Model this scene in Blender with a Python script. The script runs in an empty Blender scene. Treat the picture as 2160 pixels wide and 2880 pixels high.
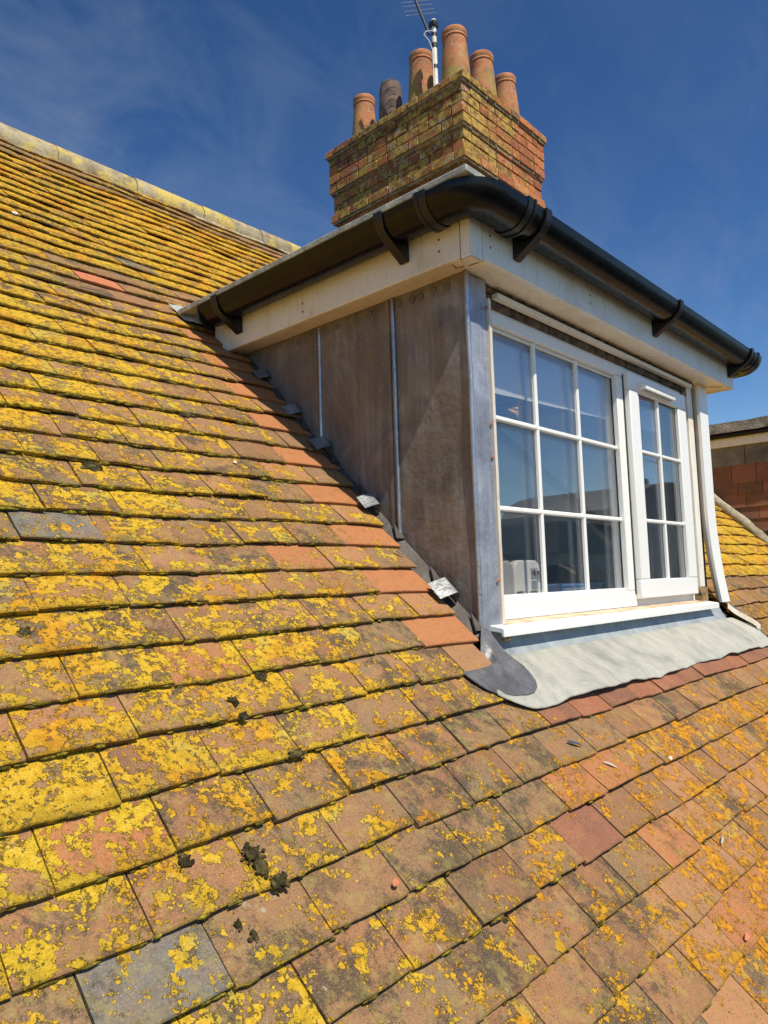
import bpy, bmesh, math, random
import numpy as np
from mathutils import Vector, Matrix, noise
R = math.radians
random.seed(7); rng = np.random.default_rng(7)
scene = bpy.context.scene
col = scene.collection

# ------------------------------------------------------------------ camera
cam_d = bpy.data.cameras.new("camera"); cam = bpy.data.objects.new("camera", cam_d); col.objects.link(cam)
YAW, PIT, ROL = R(47.1736), R(5.4592), R(-1.75)
fw = Vector((math.sin(YAW)*math.cos(PIT), math.cos(YAW)*math.cos(PIT), math.sin(PIT)))
rt = Vector((math.cos(YAW), -math.sin(YAW), 0)); up = rt.cross(fw)
c, s = math.cos(ROL), math.sin(ROL)
rt2 = c*rt + s*up; up2 = -s*rt + c*up
m = Matrix((rt2, up2, -fw)).transposed().to_4x4(); m.translation = Vector((-1.702, -1.222, 0.141))
cam.matrix_world = m
cam_d.sensor_fit = 'VERTICAL'; cam_d.sensor_height = 24; cam_d.sensor_width = 18
cam_d.lens = 2046.5/2880*24
cam_d.clip_start = .02; cam_d.clip_end = 3000
scene.camera = cam
CAM = m.translation.copy()

# ------------------------------------------------------------------ sky + sun
SUN = Vector((-.22, -1.0, 1.42)).normalized()
w = bpy.data.worlds.new("World"); scene.world = w; w.use_nodes = True
nt = w.node_tree; N = nt.nodes; L = nt.links
bg = N['Background']
sky = N.new('ShaderNodeTexSky'); sky.sky_type = 'NISHITA'; sky.sun_disc = False
sky.sun_elevation = math.asin(SUN.z); sky.sun_rotation = math.atan2(SUN.x, SUN.y)
sky.altitude = 0; sky.air_density = 1.0; sky.dust_density = .35; sky.ozone_density = 2.4
tc = N.new('ShaderNodeTexCoord')
mp = N.new('ShaderNodeMapping'); mp.inputs['Rotation'].default_value = (R(20), R(-35), R(40)); mp.inputs['Scale'].default_value = (3.0, 6.0, 5.0)
n1 = N.new('ShaderNodeTexNoise'); n1.inputs['Scale'].default_value = 1.7; n1.inputs['Detail'].default_value = 9; n1.inputs['Roughness'].default_value = .62; n1.inputs['Distortion'].default_value = .5
n2 = N.new('ShaderNodeTexNoise'); n2.inputs['Scale'].default_value = 1.3; n2.inputs['Detail'].default_value = 2
r1 = N.new('ShaderNodeMapRange'); r1.inputs['From Min'].default_value = .38; r1.inputs['From Max'].default_value = .84
r2 = N.new('ShaderNodeMapRange'); r2.inputs['From Min'].default_value = .30; r2.inputs['From Max'].default_value = .68
ml = N.new('ShaderNodeMath'); ml.operation = 'MULTIPLY'
ml2 = N.new('ShaderNodeMath'); ml2.operation = 'MULTIPLY'; ml2.inputs[1].default_value = .42
hs = N.new('ShaderNodeHueSaturation'); hs.inputs['Saturation'].default_value = 1.09; hs.inputs['Value'].default_value = .90
mx = N.new('ShaderNodeMix'); mx.data_type = 'RGBA'; mx.inputs[7].default_value = (5.6, 6.5, 7.9, 1)
L.new(tc.outputs['Generated'], mp.inputs['Vector']); L.new(mp.outputs[0], n1.inputs['Vector']); L.new(tc.outputs['Generated'], n2.inputs['Vector'])
L.new(n1.outputs['Fac'], r1.inputs['Value']); L.new(n2.outputs['Fac'], r2.inputs['Value'])
L.new(r1.outputs[0], ml.inputs[0]); L.new(r2.outputs[0], ml.inputs[1]); L.new(ml.outputs[0], ml2.inputs[0])
gm = N.new('ShaderNodeGamma'); gm.inputs['Gamma'].default_value = 1.4
L.new(sky.outputs[0], gm.inputs['Color']); L.new(gm.outputs[0], hs.inputs['Color']); L.new(hs.outputs[0], mx.inputs[6]); L.new(ml2.outputs[0], mx.inputs[0])
L.new(mx.outputs[2], bg.inputs['Color'])
bg.inputs['Strength'].default_value = .050
sd = bpy.data.lights.new("sun", 'SUN'); sd.energy = 4.15; sd.angle = R(.53); sd.color = (1, .915, .765)
so = bpy.data.objects.new("sun", sd); col.objects.link(so); so.rotation_euler = SUN.to_track_quat('Z', 'Y').to_euler(); so.location = (0, -3, 6)

scene.view_settings.view_transform = 'Standard'; scene.view_settings.look = 'None'
scene.view_settings.gamma = 1; scene.view_settings.exposure = .5

# ------------------------------------------------------------------ node helpers
class Mat:
    def __init__(s, name, rough=.6, metal=0.0, spec=.5):
        s.m = bpy.data.materials.new(name); s.m.use_nodes = True
        s.t = s.m.node_tree; s.b = s.t.nodes['Principled BSDF']
        s.b.inputs['Roughness'].default_value = rough; s.b.inputs['Metallic'].default_value = metal
        s.b.inputs['Specular IOR Level'].default_value = spec
        s.co = s.t.nodes.new('ShaderNodeTexCoord').outputs['Object']
    def n(s, typ, **kw):
        x = s.t.nodes.new(typ)
        for k, v in kw.items(): setattr(x, k, v)
        return x
    def put(s, sock, v):
        if isinstance(v, bpy.types.NodeSocket): s.t.links.new(v, sock)
        elif isinstance(v, (tuple, list)) and len(v) == 3 and sock.type == 'RGBA': sock.default_value = (*v, 1)
        else: sock.default_value = v
    def scaled(s, sc, rot=(0, 0, 0)):
        x = s.n('ShaderNodeMapping'); x.inputs['Scale'].default_value = sc; x.inputs['Rotation'].default_value = rot
        s.t.links.new(s.co, x.inputs['Vector']); return x.outputs[0]
    def noise(s, scale, detail=4, rough=.55, dist=0, vec=None):
        x = s.n('ShaderNodeTexNoise'); x.inputs['Scale'].default_value = scale; x.inputs['Detail'].default_value = detail
        x.inputs['Roughness'].default_value = rough; x.inputs['Distortion'].default_value = dist
        s.t.links.new(vec if vec else s.co, x.inputs['Vector']); return x.outputs['Fac']
    def voro(s, scale, feature='F1', vec=None, out='Distance', rnd=1):
        x = s.n('ShaderNodeTexVoronoi', feature=feature); x.inputs['Scale'].default_value = scale; x.inputs['Randomness'].default_value = rnd
        s.t.links.new(vec if vec else s.co, x.inputs['Vector']); return x.outputs[out]
    def math(s, op, a, b=0.0, clamp=False):
        x = s.n('ShaderNodeMath', operation=op, use_clamp=clamp); s.put(x.inputs[0], a); s.put(x.inputs[1], b); return x.outputs[0]
    def step(s, v, lo, hi):      # smooth 0..1 between lo and hi
        x = s.n('ShaderNodeMapRange', interpolation_type='SMOOTHSTEP'); s.put(x.inputs['Value'], v)
        s.put(x.inputs['From Min'], lo); s.put(x.inputs['From Max'], hi); return x.outputs[0]
    def mix(s, f, a, b, mode='MIX'):
        x = s.n('ShaderNodeMix', data_type='RGBA', blend_type=mode); s.put(x.inputs[0], f); s.put(x.inputs[6], a); s.put(x.inputs[7], b); return x.outputs[2]
    def ramp(s, f, stops, interp='LINEAR'):
        x = s.n('ShaderNodeValToRGB'); cr = x.color_ramp; cr.interpolation = interp
        while len(cr.elements) < len(stops): cr.elements.new(.5)
        for e, (p, c3) in zip(cr.elements, stops): e.position = p; e.color = (*c3, 1)
        s.put(x.inputs[0], f); return x.outputs[0]
    def attr(s, name):
        x = s.n('ShaderNodeAttribute', attribute_name=name); return x
    def sep(s, c3):
        x = s.n('ShaderNodeSeparateColor'); s.put(x.inputs[0], c3); return x.outputs
    def base(s, v): s.put(s.b.inputs['Base Color'], v); return s
    def rough(s, v): s.put(s.b.inputs['Roughness'], v); return s
    def bump(s, h, dist=.002, strength=1.0, prev=None):
        x = s.n('ShaderNodeBump'); s.put(x.inputs['Height'], h); x.inputs['Distance'].default_value = dist; x.inputs['Strength'].default_value = strength
        if prev: s.t.links.new(prev, x.inputs['Normal'])
        s.t.links.new(x.outputs[0], s.b.inputs['Normal']); return x.outputs[0]

def simple(name, c3, rough=.5, metal=0, var=.12, scale=12, bump=.0006, spec=.5):
    M_ = Mat(name, rough, metal, spec)
    n_ = M_.noise(scale, 6, .6)
    d = tuple(x*(1-var*1.6) for x in c3); l_ = tuple(min(1, x*(1+var)) for x in c3)
    M_.base(M_.ramp(n_, [(.3, d), (.7, l_)])); M_.rough(M_.math('ADD', M_.math('MULTIPLY', M_.noise(scale*3, 3), .25), rough-.12))
    if bump: M_.bump(M_.noise(scale*9, 4), bump)
    return M_.m

# --- clay tile with lichen.  attribute 'tint': R colour, G lichen threshold, B kind of surface, A unused; 'edge': R tail edge, G lichen hue
def lichen_layer(T, thr, hue, base_col, edge):
    """crusty yellow lichen made of small rounded rosettes that merge into patches: returns colour, mask, grain"""
    g = T.n('ShaderNodeTexNoise'); g.inputs['Scale'].default_value = 70; g.inputs['Detail'].default_value = 3; T.t.links.new(T.co, g.inputs['Vector'])
    wv = T.n('ShaderNodeVectorMath', operation='SCALE'); T.put(wv.inputs[0], g.outputs['Color']); wv.inputs['Scale'].default_value = .012
    av = T.n('ShaderNodeVectorMath', operation='ADD'); T.t.links.new(T.co, av.inputs[0]); T.t.links.new(wv.outputs[0], av.inputs[1]); P = av.outputs[0]
    v = T.noise(19, 6, .68, .3)
    d = T.math('SUBTRACT', v, thr)
    d = T.math('ADD', d, T.math('MULTIPLY', edge, .035))
    mask = T.step(d, .035, .060)
    for sc, amp, shift, rad in ((38, .10, .0, .50), (85, .17, -.012, .50), (170, .22, -.035, .46)):
        vo = T.n('ShaderNodeTexVoronoi'); vo.inputs['Scale'].default_value = sc; T.t.links.new(P, vo.inputs['Vector'])
        rnd = T.sep(vo.outputs['Color'])[0]
        on = T.math('GREATER_THAN', T.math('ADD', T.math('ADD', d, shift), T.math('MULTIPLY', T.math('SUBTRACT', rnd, .5), amp)), 0.0)
        on = T.math('MULTIPLY', on, T.math('GREATER_THAN', d, -.085))
        blob = T.math('MULTIPLY', on, T.math('SUBTRACT', 1.0, T.step(vo.outputs['Distance'], rad-.08, rad+.02)))
        mask = T.math('MAXIMUM', mask, blob)
    hole = T.step(T.noise(70, 6, .78), .545, .62)
    mask = T.math('MULTIPLY', mask, T.math('SUBTRACT', 1.0, T.math('MULTIPLY', hole, .8)))
    tone = T.noise(62, 6, .75)
    yel = T.ramp(tone, [(.30, (.40, .27, .030)), (.40, (.64, .42, .024)), (.52, (.78, .51, .030)), (.66, (.84, .59, .08))])
    org = T.ramp(tone, [(.32, (.32, .18, .026)), (.42, (.58, .24, .014)), (.54, (.74, .32, .018)), (.68, (.80, .42, .04))])
    hv = T.math('ADD', hue, T.math('MULTIPLY', T.step(T.noise(8, 3, .5), .5, .62), .45), True)
    lc = T.mix(hv, yel, org)
    pale = T.step(T.noise(10, 4, .6), .55, .66)
    lc = T.mix(T.math('MULTIPLY', pale, .6), lc, (.50, .44, .11))
    fine = T.noise(330, 4, .7)
    lc = T.mix(T.step(fine, .33, .50), T.mix(.5, lc, (.22, .14, .014)), lc)
    return T.mix(mask, base_col, lc), mask, fine

def tile_material():
    T = Mat('weathered_clay_tile', .85, 0, .25)
    t = T.sep(T.attr('tint').outputs['Color']); e = T.sep(T.attr('edge').outputs['Color'])
    base = T.ramp(t[0], [(0, (.165, .084, .044)), (.2, (.245, .122, .060)), (.38, (.300, .145, .066)), (.52, (.215, .130, .068)), (.66, (.360, .175, .080)),
                         (.78, (.140, .142, .130)), (.80, (.140, .142, .130)), (.84, (.37, .142, .055)), (.93, (.41, .160, .062)), (.96, (.50, .16, .075)), (1, (.18, .078, .052))])
    big = T.noise(11, 5, .6)
    base = T.mix(T.math('MULTIPLY', T.step(big, .42, .66), .55), base, T.mix(.5, base, (.42, .18, .075)))
    grey = T.step(T.noise(7.3, 6, .65, .4), .50, .64)
    base = T.mix(T.math('MULTIPLY', grey, T.math('MULTIPLY', t[2], .65)), base, (.19, .15, .088))
    # dark algae blotches
    alg = T.math('MULTIPLY', T.step(T.math('ADD', T.noise(9, 7, .80, .3), T.math('MULTIPLY', t[2], .08)), .535, .64), T.step(t[2], .3, .6))
    base = T.mix(T.math('MULTIPLY', alg, .82), base, (.045, .038, .028))
    # sandy grains
    gr = T.noise(520, 2, .6)
    base = T.mix(T.math('MULTIPLY', T.step(gr, .54, .68), .60), base, (.48, .34, .19))
    base = T.mix(T.math('MULTIPLY', T.step(T.noise(260, 3, .7), .55, .66), .60), base, (.08, .048, .026))
    base = T.mix(T.math('MULTIPLY', T.step(T.noise(28, 7, .8), .50, .66), .45), base, T.mix(.65, base, (.07, .048, .030)))
    ol = T.math('MULTIPLY', T.step(T.noise(34, 7, .7), .50, .64), T.step(t[2], .05, .5))
    base = T.mix(T.math('MULTIPLY', ol, .38), base, (.33, .27, .07))
    c_, mask, fine = lichen_layer(T, t[1], e[1], base, e[2])
    # pale grey-white crust spots
    wv = T.math('MULTIPLY', T.step(T.noise(30, 6, .70, .6), .66, .70), T.step(t[2], .3, .6))
    c_ = T.mix(T.math('MULTIPLY', wv, .6), c_, (.36, .37, .30))
    # mossy tail edges
    mo = T.math('MULTIPLY', e[0], T.step(T.noise(40, 5, .6), .36, .52))
    mc = T.ramp(T.noise(70, 5, .6), [(.35, (.030, .026, .010)), (.50, (.10, .085, .018)), (.64, (.34, .28, .03))])
    c_ = T.mix(mo, c_, mc)
    T.base(c_)
    h = T.math('ADD', T.math('MULTIPLY', mask, T.math('ADD', .45, T.math('MULTIPLY', fine, 1.3))), T.math('MULTIPLY', gr, .30))
    h = T.math('ADD', h, T.math('MULTIPLY', big, .5))
    T.bump(h, .0045, 1.0)
    return T.m

def brick_material():
    T = Mat('old_red_brick', .9, 0, .2)
    t = T.sep(T.attr('tint').outputs['Color'])
    base = T.ramp(t[0], [(0, (.26, .085, .045)), (.25, (.42, .135, .055)), (.5, (.52, .19, .07)), (.75, (.58, .26, .10)), (1, (.16, .10, .07))])
    base = T.mix(T.math('MULTIPLY', T.step(T.noise(22, 6, .7), .45, .65), .5), base, (.27, .12, .06))
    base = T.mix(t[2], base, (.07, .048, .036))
    v = T.noise(6.5, 9, .78, .4)
    d = T.math('SUBTRACT', v, t[1])
    g = T.step(d, -.03, .05)
    moss = T.ramp(T.noise(24, 6, .65), [(.34, (.10, .07, .03)), (.46, (.30, .19, .055)), (.58, (.52, .36, .07)), (.7, (.62, .48, .13))])
    c_ = T.mix(T.math('MULTIPLY', g, .88), base, moss)
    wv = T.step(T.noise(15, 7, .75, .5), .54, .60)
    c_ = T.mix(T.math('MULTIPLY', T.math('MULTIPLY', wv, .7), T.attr('tint').outputs['Alpha']), c_, (.42, .43, .36))
    dk = T.step(T.noise(48, 6, .78), .52, .64)
    c_ = T.mix(T.math('MULTIPLY', dk, .6), c_, (.035, .03, .022))
    T.base(c_)
    T.bump(T.math('ADD', T.noise(90, 5, .7), T.math('MULTIPLY', g, .8)), .006, .9)
    return T.m

def lead_material(name, dark, mid, light, rough=.5, metal=.55, streak=(30, 30, 3), warm=None):
    T = Mat(name, rough, metal, .5)
    a = T.noise(3.6, 8, .75, .8); b = T.noise(1, 6, .7, 0, T.scaled(streak))
    f = T.math('ADD', T.math('MULTIPLY', a, .6), T.math('MULTIPLY', b, .4))
    c_ = T.ramp(f, [(.36, dark), (.5, mid), (.64, light)])
    if warm: c_ = T.mix(T.math('MULTIPLY', T.step(T.noise(4.4, 7, .7, .8), .44, .62), .55), c_, warm)
    spk = T.step(T.noise(75, 4, .7), .66, .72)
    c_ = T.mix(T.math('MULTIPLY', spk, .25), c_, (.55, .56, .56))
    T.base(c_)
    T.rough(T.math('ADD', T.math('MULTIPLY', T.noise(9, 6, .7), .35), rough-.17))
    T.bump(T.math('ADD', T.noise(7, 5, .6), T.math('MULTIPLY', T.noise(60, 4, .6), .14)), .011, .8)
    return T.m

def white_plastic(name, c3, dirt=.25, rough=.35, warm=(.55, .42, .26)):
    T = Mat(name, rough, 0, .5)
    d = T.step(T.noise(3.2, 8, .68, .4), .50, .74)
    k = T.mix(T.math('MULTIPLY', d, dirt), c3, warm)
    if dirt > .1:
        sp = T.step(T.noise(34, 6, .75), .60, .68)
        k = T.mix(T.math('MULTIPLY', sp, dirt*.8), k, (.22, .15, .08))
        st = T.step(T.noise(1, 7, .7, 0, T.scaled((38, 38, 5))), .52, .66)
        k = T.mix(T.math('MULTIPLY', st, dirt*.55), k, (.40, .30, .17))
    T.base(k); T.rough(T.math('ADD', T.math('MULTIPLY', T.noise(18, 5), .12), rough-.05))
    T.bump(T.noise(5, 3), .0015, .4)
    return T.m

def glass_material(name, tint=(1, 1, 1)):
    T = Mat(name, 0, 0, .5); t = T.t
    out = t.nodes['Material Output']
    tr = T.n('ShaderNodeBsdfTransparent'); tr.inputs[0].default_value = (*tint, 1)
    gl = T.n('ShaderNodeBsdfGlossy'); gl.inputs['Roughness'].default_value = .004; gl.inputs['Color'].default_value = (.95, .97, 1, 1)
    lw = T.n('ShaderNodeLayerWeight'); lw.inputs['Blend'].default_value = .5
    frv = T.math('ADD', .085, T.math('MULTIPLY', T.math('POWER', lw.outputs['Facing'], 4.5), .9), True)
    bp = T.n('ShaderNodeBump'); bp.inputs['Distance'].default_value = .0006; bp.inputs['Strength'].default_value = .25
    T.put(bp.inputs['Height'], T.noise(2.2, 1)); t.links.new(bp.outputs[0], gl.inputs['Normal'])
    mxs = T.n('ShaderNodeMixShader'); T.put(mxs.inputs[0], frv); t.links.new(tr.outputs[0], mxs.inputs[1]); t.links.new(gl.outputs[0], mxs.inputs[2])
    t.links.new(mxs.outputs[0], out.inputs['Surface'])
    return T.m

def pot_material():
    T = Mat('terracotta_pot', .8, 0, .3)
    z = T.n('ShaderNodeSeparateXYZ'); T.t.links.new(T.co, z.inputs[0])
    c_ = T.ramp(T.noise(7, 6, .65), [(.34, (.26, .105, .05)), (.5, (.42, .17, .075)), (.66, (.52, .24, .115))])
    lo = T.step(T.math('ADD', T.math('MULTIPLY', T.noise(6, 7, .7), .9), T.math('MULTIPLY', z.outputs[2], -.60)), .22, .36)
    c_ = T.mix(T.math('MULTIPLY', lo, .75), c_, (.27, .22, .05)); c_ = T.mix(T.math('MULTIPLY', T.step(T.noise(5, 6, .7, .5), .5, .62), .45), c_, (.17, .12, .08))
    sp = T.step(T.noise(28, 7, .7), .60, .67); c_ = T.mix(T.math('MULTIPLY', sp, .6), c_, (.05, .04, .03))
    wh = T.step(T.noise(11, 7, .75, .6), .57, .64); c_ = T.mix(T.math('MULTIPLY', wh, .55), c_, (.36, .36, .30))
    T.base(c_); T.bump(T.noise(38, 6, .75), .006, 1); return T.m

MT = {}
MT['tile'] = tile_material()
MT['brick'] = brick_material()
MT['lead_cheek'] = lead_material('aged_lead_cheek', (.085, .080, .079), (.185, .168, .156), (.33, .31, .29), .50, .32, (26, 26, 2.2), (.22, .165, .12))
MT['lead_strip'] = lead_material('grey_lead_strip', (.17, .18, .215), (.30, .32, .375), (.45, .475, .53), .42, .35)
MT['lead_apron'] = lead_material('chalky_lead_apron', (.20, .20, .18), (.37, .365, .315), (.47, .46, .385), .62, .12, (11, 3, 3))
MT['lead_up'] = lead_material('blue_grey_lead', (.20, .23, .25), (.34, .38, .40), (.47, .51, .52), .5, .3, (9, 9, 14))
MT['lead_dark'] = lead_material('dark_lead', (.07, .07, .072), (.135, .135, .14), (.22, .22, .225), .5, .4)
MT['lead_foot'] = lead_material('shaded_brown_lead', (.03, .026, .024), (.055, .045, .04), (.09, .075, .065), .6, .2)  # shade of the narrow gap at the cheek foot darkened into the lead
MT['lead_clip'] = lead_material('lead_clip', (.12, .12, .13), (.20, .21, .22), (.33, .34, .36), .45, .5)
MT['fascia'] = white_plastic('cream_fascia', (.80, .765, .68), .55)
MT['soffit'] = white_plastic('cream_soffit', (.80, .73, .60), .65)
MT['upvc'] = white_plastic('white_upvc', (.78, .78, .75), .008, .28)
MT['bead'] = white_plastic('old_cream_bead', (.66, .60, .50), .55)
MT['gutter'] = simple('black_plastic_gutter', (.003, .003, .0034), .27, 0, .35, 9, .0004, .30)
MT['bracket'] = simple('black_bracket', (.010, .010, .011), .42, 0, .3, 20, .0003)
MT['trim'] = simple('grey_roof_trim', (.34, .35, .31), .6, 0, .35, 14, .002)
MT['felt'] = simple('roof_felt', (.10, .10, .10), .9, 0, .3, 10, .003)
MT['dirt'] = simple('dirty_timber', (.13, .085, .05), .9, 0, .7, 26, .006)
MT['timber'] = simple('bare_timber', (.23, .13, .09), .85, 0, .4, 18, .003)
MT['rusty'] = simple('rusty_packer', (.30, .19, .08), .85, 0, .6, 40, .003)
MT['glass'] = glass_material('window_glass')
MT['pot'] = pot_material()
MT['sooty'] = simple('sooty_terracotta', (.13, .085, .068), .85, 0, .5, 9, .003)
MT['mortar'] = simple('lichened_mortar', (.40, .36, .26), .95, 0, .35, 22, .008)
def ridge_mat():
    T = Mat('lichened_ridge', .95, 0, .15)
    b_ = T.ramp(T.noise(9, 6, .65), [(.35, (.20, .16, .11)), (.5, (.32, .27, .18)), (.65, (.42, .36, .24))])
    b_ = T.mix(T.math('MULTIPLY', T.step(T.noise(6, 7, .7), .47, .58), .75), b_, (.56, .43, .09))
    b_ = T.mix(T.step(T.noise(60, 5, .7), .58, .68), b_, (.20, .16, .08))
    T.base(b_); T.bump(T.noise(60, 5, .7), .006, 1); return T.m
MT['ridge'] = ridge_mat()
MT['mast'] = simple('white_painted_mast', (.66, .64, .58), .5, 0, .15, 12, .0004)
MT['tape'] = simple('black_tape', (.012, .012, .013), .5, 0, .2, 12, .0003)
MT['alu'] = simple('dull_aluminium', (.30, .31, .33), .4, .7, .2, 12, .0003)
MT['moss'] = None
def moss_mat(name, a, b, c3):
    T = Mat(name, .95, 0, .1); T.base(T.ramp(T.noise(60, 6, .7), [(.36, a), (.5, b), (.64, c3)])); T.bump(T.noise(260, 5, .7), .004, 1); return T.m
MT['moss'] = moss_mat('edge_moss', (.045, .038, .012), (.16, .13, .022), (.42, .33, .03))
MT['blackmoss'] = moss_mat('black_moss', (.018, .016, .008), (.055, .046, .020), (.14, .115, .045))
MT['plaster'] = simple('grey_plaster', (.72, .73, .69), .9, 0, .06, 4, .0005)
MT['plaster_dk'] = simple('dark_room_wall', (.16, .17, .17), .9, 0, .1, 4, .0005)
MT['blind'] = simple('white_blind_fabric', (.60, .60, .57), .8, 0, .05, 20, .0005)
MT['dev'] = simple('off_white_casing', (.70, .71, .68), .4, 0, .04, 8, .0003)
MT['devgrey'] = simple('grey_casing', (.36, .36, .37), .45, 0, .05, 8, .0003)
MT['blk'] = simple('black_cloth', (.014, .014, .016), .7, 0, .3, 15, .001)
MT['blue'] = simple('blue_plastic', (.10, .22, .52), .4, 0, .1, 8, .0004)
MT['screen'] = simple('grey_display', (.24, .30, .33), .3, 0, .1, 8, .0002)
MT['streak_sheet'] = simple('grey_streak_sheet', (.40, .41, .42), .9, 0, .1, 12, .0008)
MT['render'] = simple('grey_render', (.34, .33, .30), .9, 0, .12, 2, .004)
MT['slate'] = simple('dark_slates', (.085, .09, .10), .7, 0, .3, 3, .004)
MT['asphalt'] = simple('asphalt', (.055, .055, .055), .9, 0, .2, 3, .004)
MT['grassy'] = simple('grass_ground', (.06, .085, .03), .95, 0, .4, .3, .01)
MT['white'] = simple('white_speck', (.7, .7, .66), .6, 0, .1, 40, 0)
MT['feather'] = simple('dark_feather', (.05, .06, .09), .5, 0, .4, 60, 0)
MT['palefeather'] = simple('pale_feather', (.40, .38, .34), .6, 0, .3, 60, 0)
MT['chip'] = simple('clay_chip', (.48, .16, .08), .85, 0, .2, 60, 0)

# ------------------------------------------------------------------ mesh helpers
class MB:
    def __init__(s): s.v = []; s.f = []; s.a = []; s.cur = None
    def add(s, vs, fs, attr=None):
        o = len(s.v); s.v += [tuple(p) for p in vs]; s.f += [tuple(i+o for i in q) for q in fs]
        s.a += [attr if attr is not None else s.cur]*len(vs)
    def box(s, a, b, attr=None):
        x0, y0, z0 = a; x1, y1, z1 = b
        s.add([(x0, y0, z0), (x1, y0, z0), (x1, y1, z0), (x0, y1, z0), (x0, y0, z1), (x1, y0, z1), (x1, y1, z1), (x0, y1, z1)],
              [(0, 3, 2, 1), (4, 5, 6, 7), (0, 1, 5, 4), (1, 2, 6, 5), (2, 3, 7, 6), (3, 0, 4, 7)], attr)
    def hexa(s, p8, attr=None):
        s.add(p8, [(0, 3, 2, 1), (4, 5, 6, 7), (0, 1, 5, 4), (1, 2, 6, 5), (2, 3, 7, 6), (3, 0, 4, 7)], attr)
    def prism(s, pts, ext):
        n = len(pts); e = Vector(ext)
        vs = [Vector(p) for p in pts] + [Vector(p)+e for p in pts]
        s.add(vs, [tuple(range(n-1, -1, -1)), tuple(range(n, 2*n))] + [(i, (i+1) % n, (i+1) % n+n, i+n) for i in range(n)])
    def tube(s, path, r, n=10, caps=True):
        P = [Vector(p) for p in path]; rs = r if isinstance(r, (list, tuple)) else [r]*len(P)
        vs = []; pu = None
        for i, p in enumerate(P):
            d = (P[min(i+1, len(P)-1)]-P[max(i-1, 0)]).normalized()
            if pu is None: pu = d.orthogonal().normalized()
            u = (pu - d*pu.dot(d)).normalized(); pu = u; v = d.cross(u)
            for k in range(n):
                a = 2*math.pi*k/n; vs.append(p+(u*math.cos(a)+v*math.sin(a))*rs[i])
        fs = [(i*n+k, i*n+(k+1) % n, (i+1)*n+(k+1) % n, (i+1)*n+k) for i in range(len(P)-1) for k in range(n)]
        if caps: fs += [tuple(range(n-1, -1, -1)), tuple(range((len(P)-1)*n, len(P)*n))]
        s.add(vs, fs)
    def lathe(s, prof, c=(0, 0, 0), n=32, wob=0):
        vs = []
        for r_, z in prof:
            for k in range(n):
                a = 2*math.pi*k/n; q = 1+wob*noise.noise(Vector((math.cos(a)*2, math.sin(a)*2, z*6)))
                vs.append((c[0]+r_*q*math.cos(a), c[1]+r_*q*math.sin(a), c[2]+z))
        m_ = len(prof)
        s.add(vs, [(i*n+k, i*n+(k+1) % n, (i+1)*n+(k+1) % n, (i+1)*n+k) for i in range(m_-1) for k in range(n)])
    def grid(s, fn, nu, nv, th=None):
        """sheet fn(u,v)->point ; th = thickness vector for a closed slab"""
        vs = [Vector(fn(i/nu, j/nv)) for j in range(nv+1) for i in range(nu+1)]
        q = lambda i, j: j*(nu+1)+i
        fs = [(q(i, j), q(i+1, j), q(i+1, j+1), q(i, j+1)) for j in range(nv) for i in range(nu)]
        if th is not None:
            n0 = len(vs); t = Vector(th); vs += [v+t for v in vs]
            fs += [tuple(k+n0 for k in reversed(f_)) for f_ in fs[:]]
            b = [q(i, 0) for i in range(nu+1)]+[q(nu, j) for j in range(1, nv+1)]+[q(i, nv) for i in range(nu-1, -1, -1)]+[q(0, j) for j in range(nv-1, 0, -1)]
            fs += [(b[k], b[k]+n0, b[(k+1) % len(b)]+n0, b[(k+1) % len(b)]) for k in range(len(b))]
        s.add(vs, fs)
    def sweep(s, prof, path, closed=True):
        """prof: (outward, z) loop ; path: list of ((x,y),(nx,ny))"""
        n = len(prof); vs = []
        for (p, d) in path:
            for (o, z) in prof: vs.append((p[0]+d[0]*o, p[1]+d[1]*o, z))
        fs = [(i*n+k, (i+1)*n+k, (i+1)*n+(k+1) % n, i*n+(k+1) % n) for i in range(len(path)-1) for k in range(n)]
        fs += [tuple(range(n)), tuple(range((len(path)-1)*n+n-1, (len(path)-1)*n-1, -1))]
        s.add(vs, fs)
    def build(s, name, mat, parent=None, smooth=False, bevel=0, seg=2, fix=True):
        me = bpy.data.meshes.new(name)
        off = Vector(parent.matrix_world.translation) if parent is not None else Vector((0, 0, 0))
        off = world_loc(parent) if parent is not None else Vector((0, 0, 0))
        me.from_pydata([(v[0]-off.x, v[1]-off.y, v[2]-off.z) for v in s.v], [], s.f)
        if s.a and s.a[0] is not None:
            for ai, nm in enumerate(('tint', 'edge')):
                if len(s.a[0]) > ai:
                    at = me.color_attributes.new(nm, 'FLOAT_COLOR', 'POINT')
                    at.data.foreach_set('color', np.array([q[ai] for q in s.a], dtype=np.float32).ravel())
        me.materials.append(mat)
        if fix:
            bm = bmesh.new(); bm.from_mesh(me); bmesh.ops.recalc_face_normals(bm, faces=bm.faces); bm.to_mesh(me); bm.free()
        if smooth:
            me.polygons.foreach_set('use_smooth', [True]*len(me.polygons))
            me.set_sharp_from_angle(angle=R(42))
        o = bpy.data.objects.new(name, me); col.objects.link(o)
        if parent is not None: o.parent = parent
        if bevel:
            b = o.modifiers.new('bevel', 'BEVEL'); b.width = bevel; b.segments = seg; b.limit_method = 'ANGLE'; b.angle_limit = R(40)
            if smooth is False:
                me.polygons.foreach_set('use_smooth', [True]*len(me.polygons)); me.set_sharp_from_angle(angle=R(60))
        return o
def world_loc(o):
    p = Vector(o.location)
    return p + (world_loc(o.parent) if o.parent else Vector((0, 0, 0)))
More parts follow.
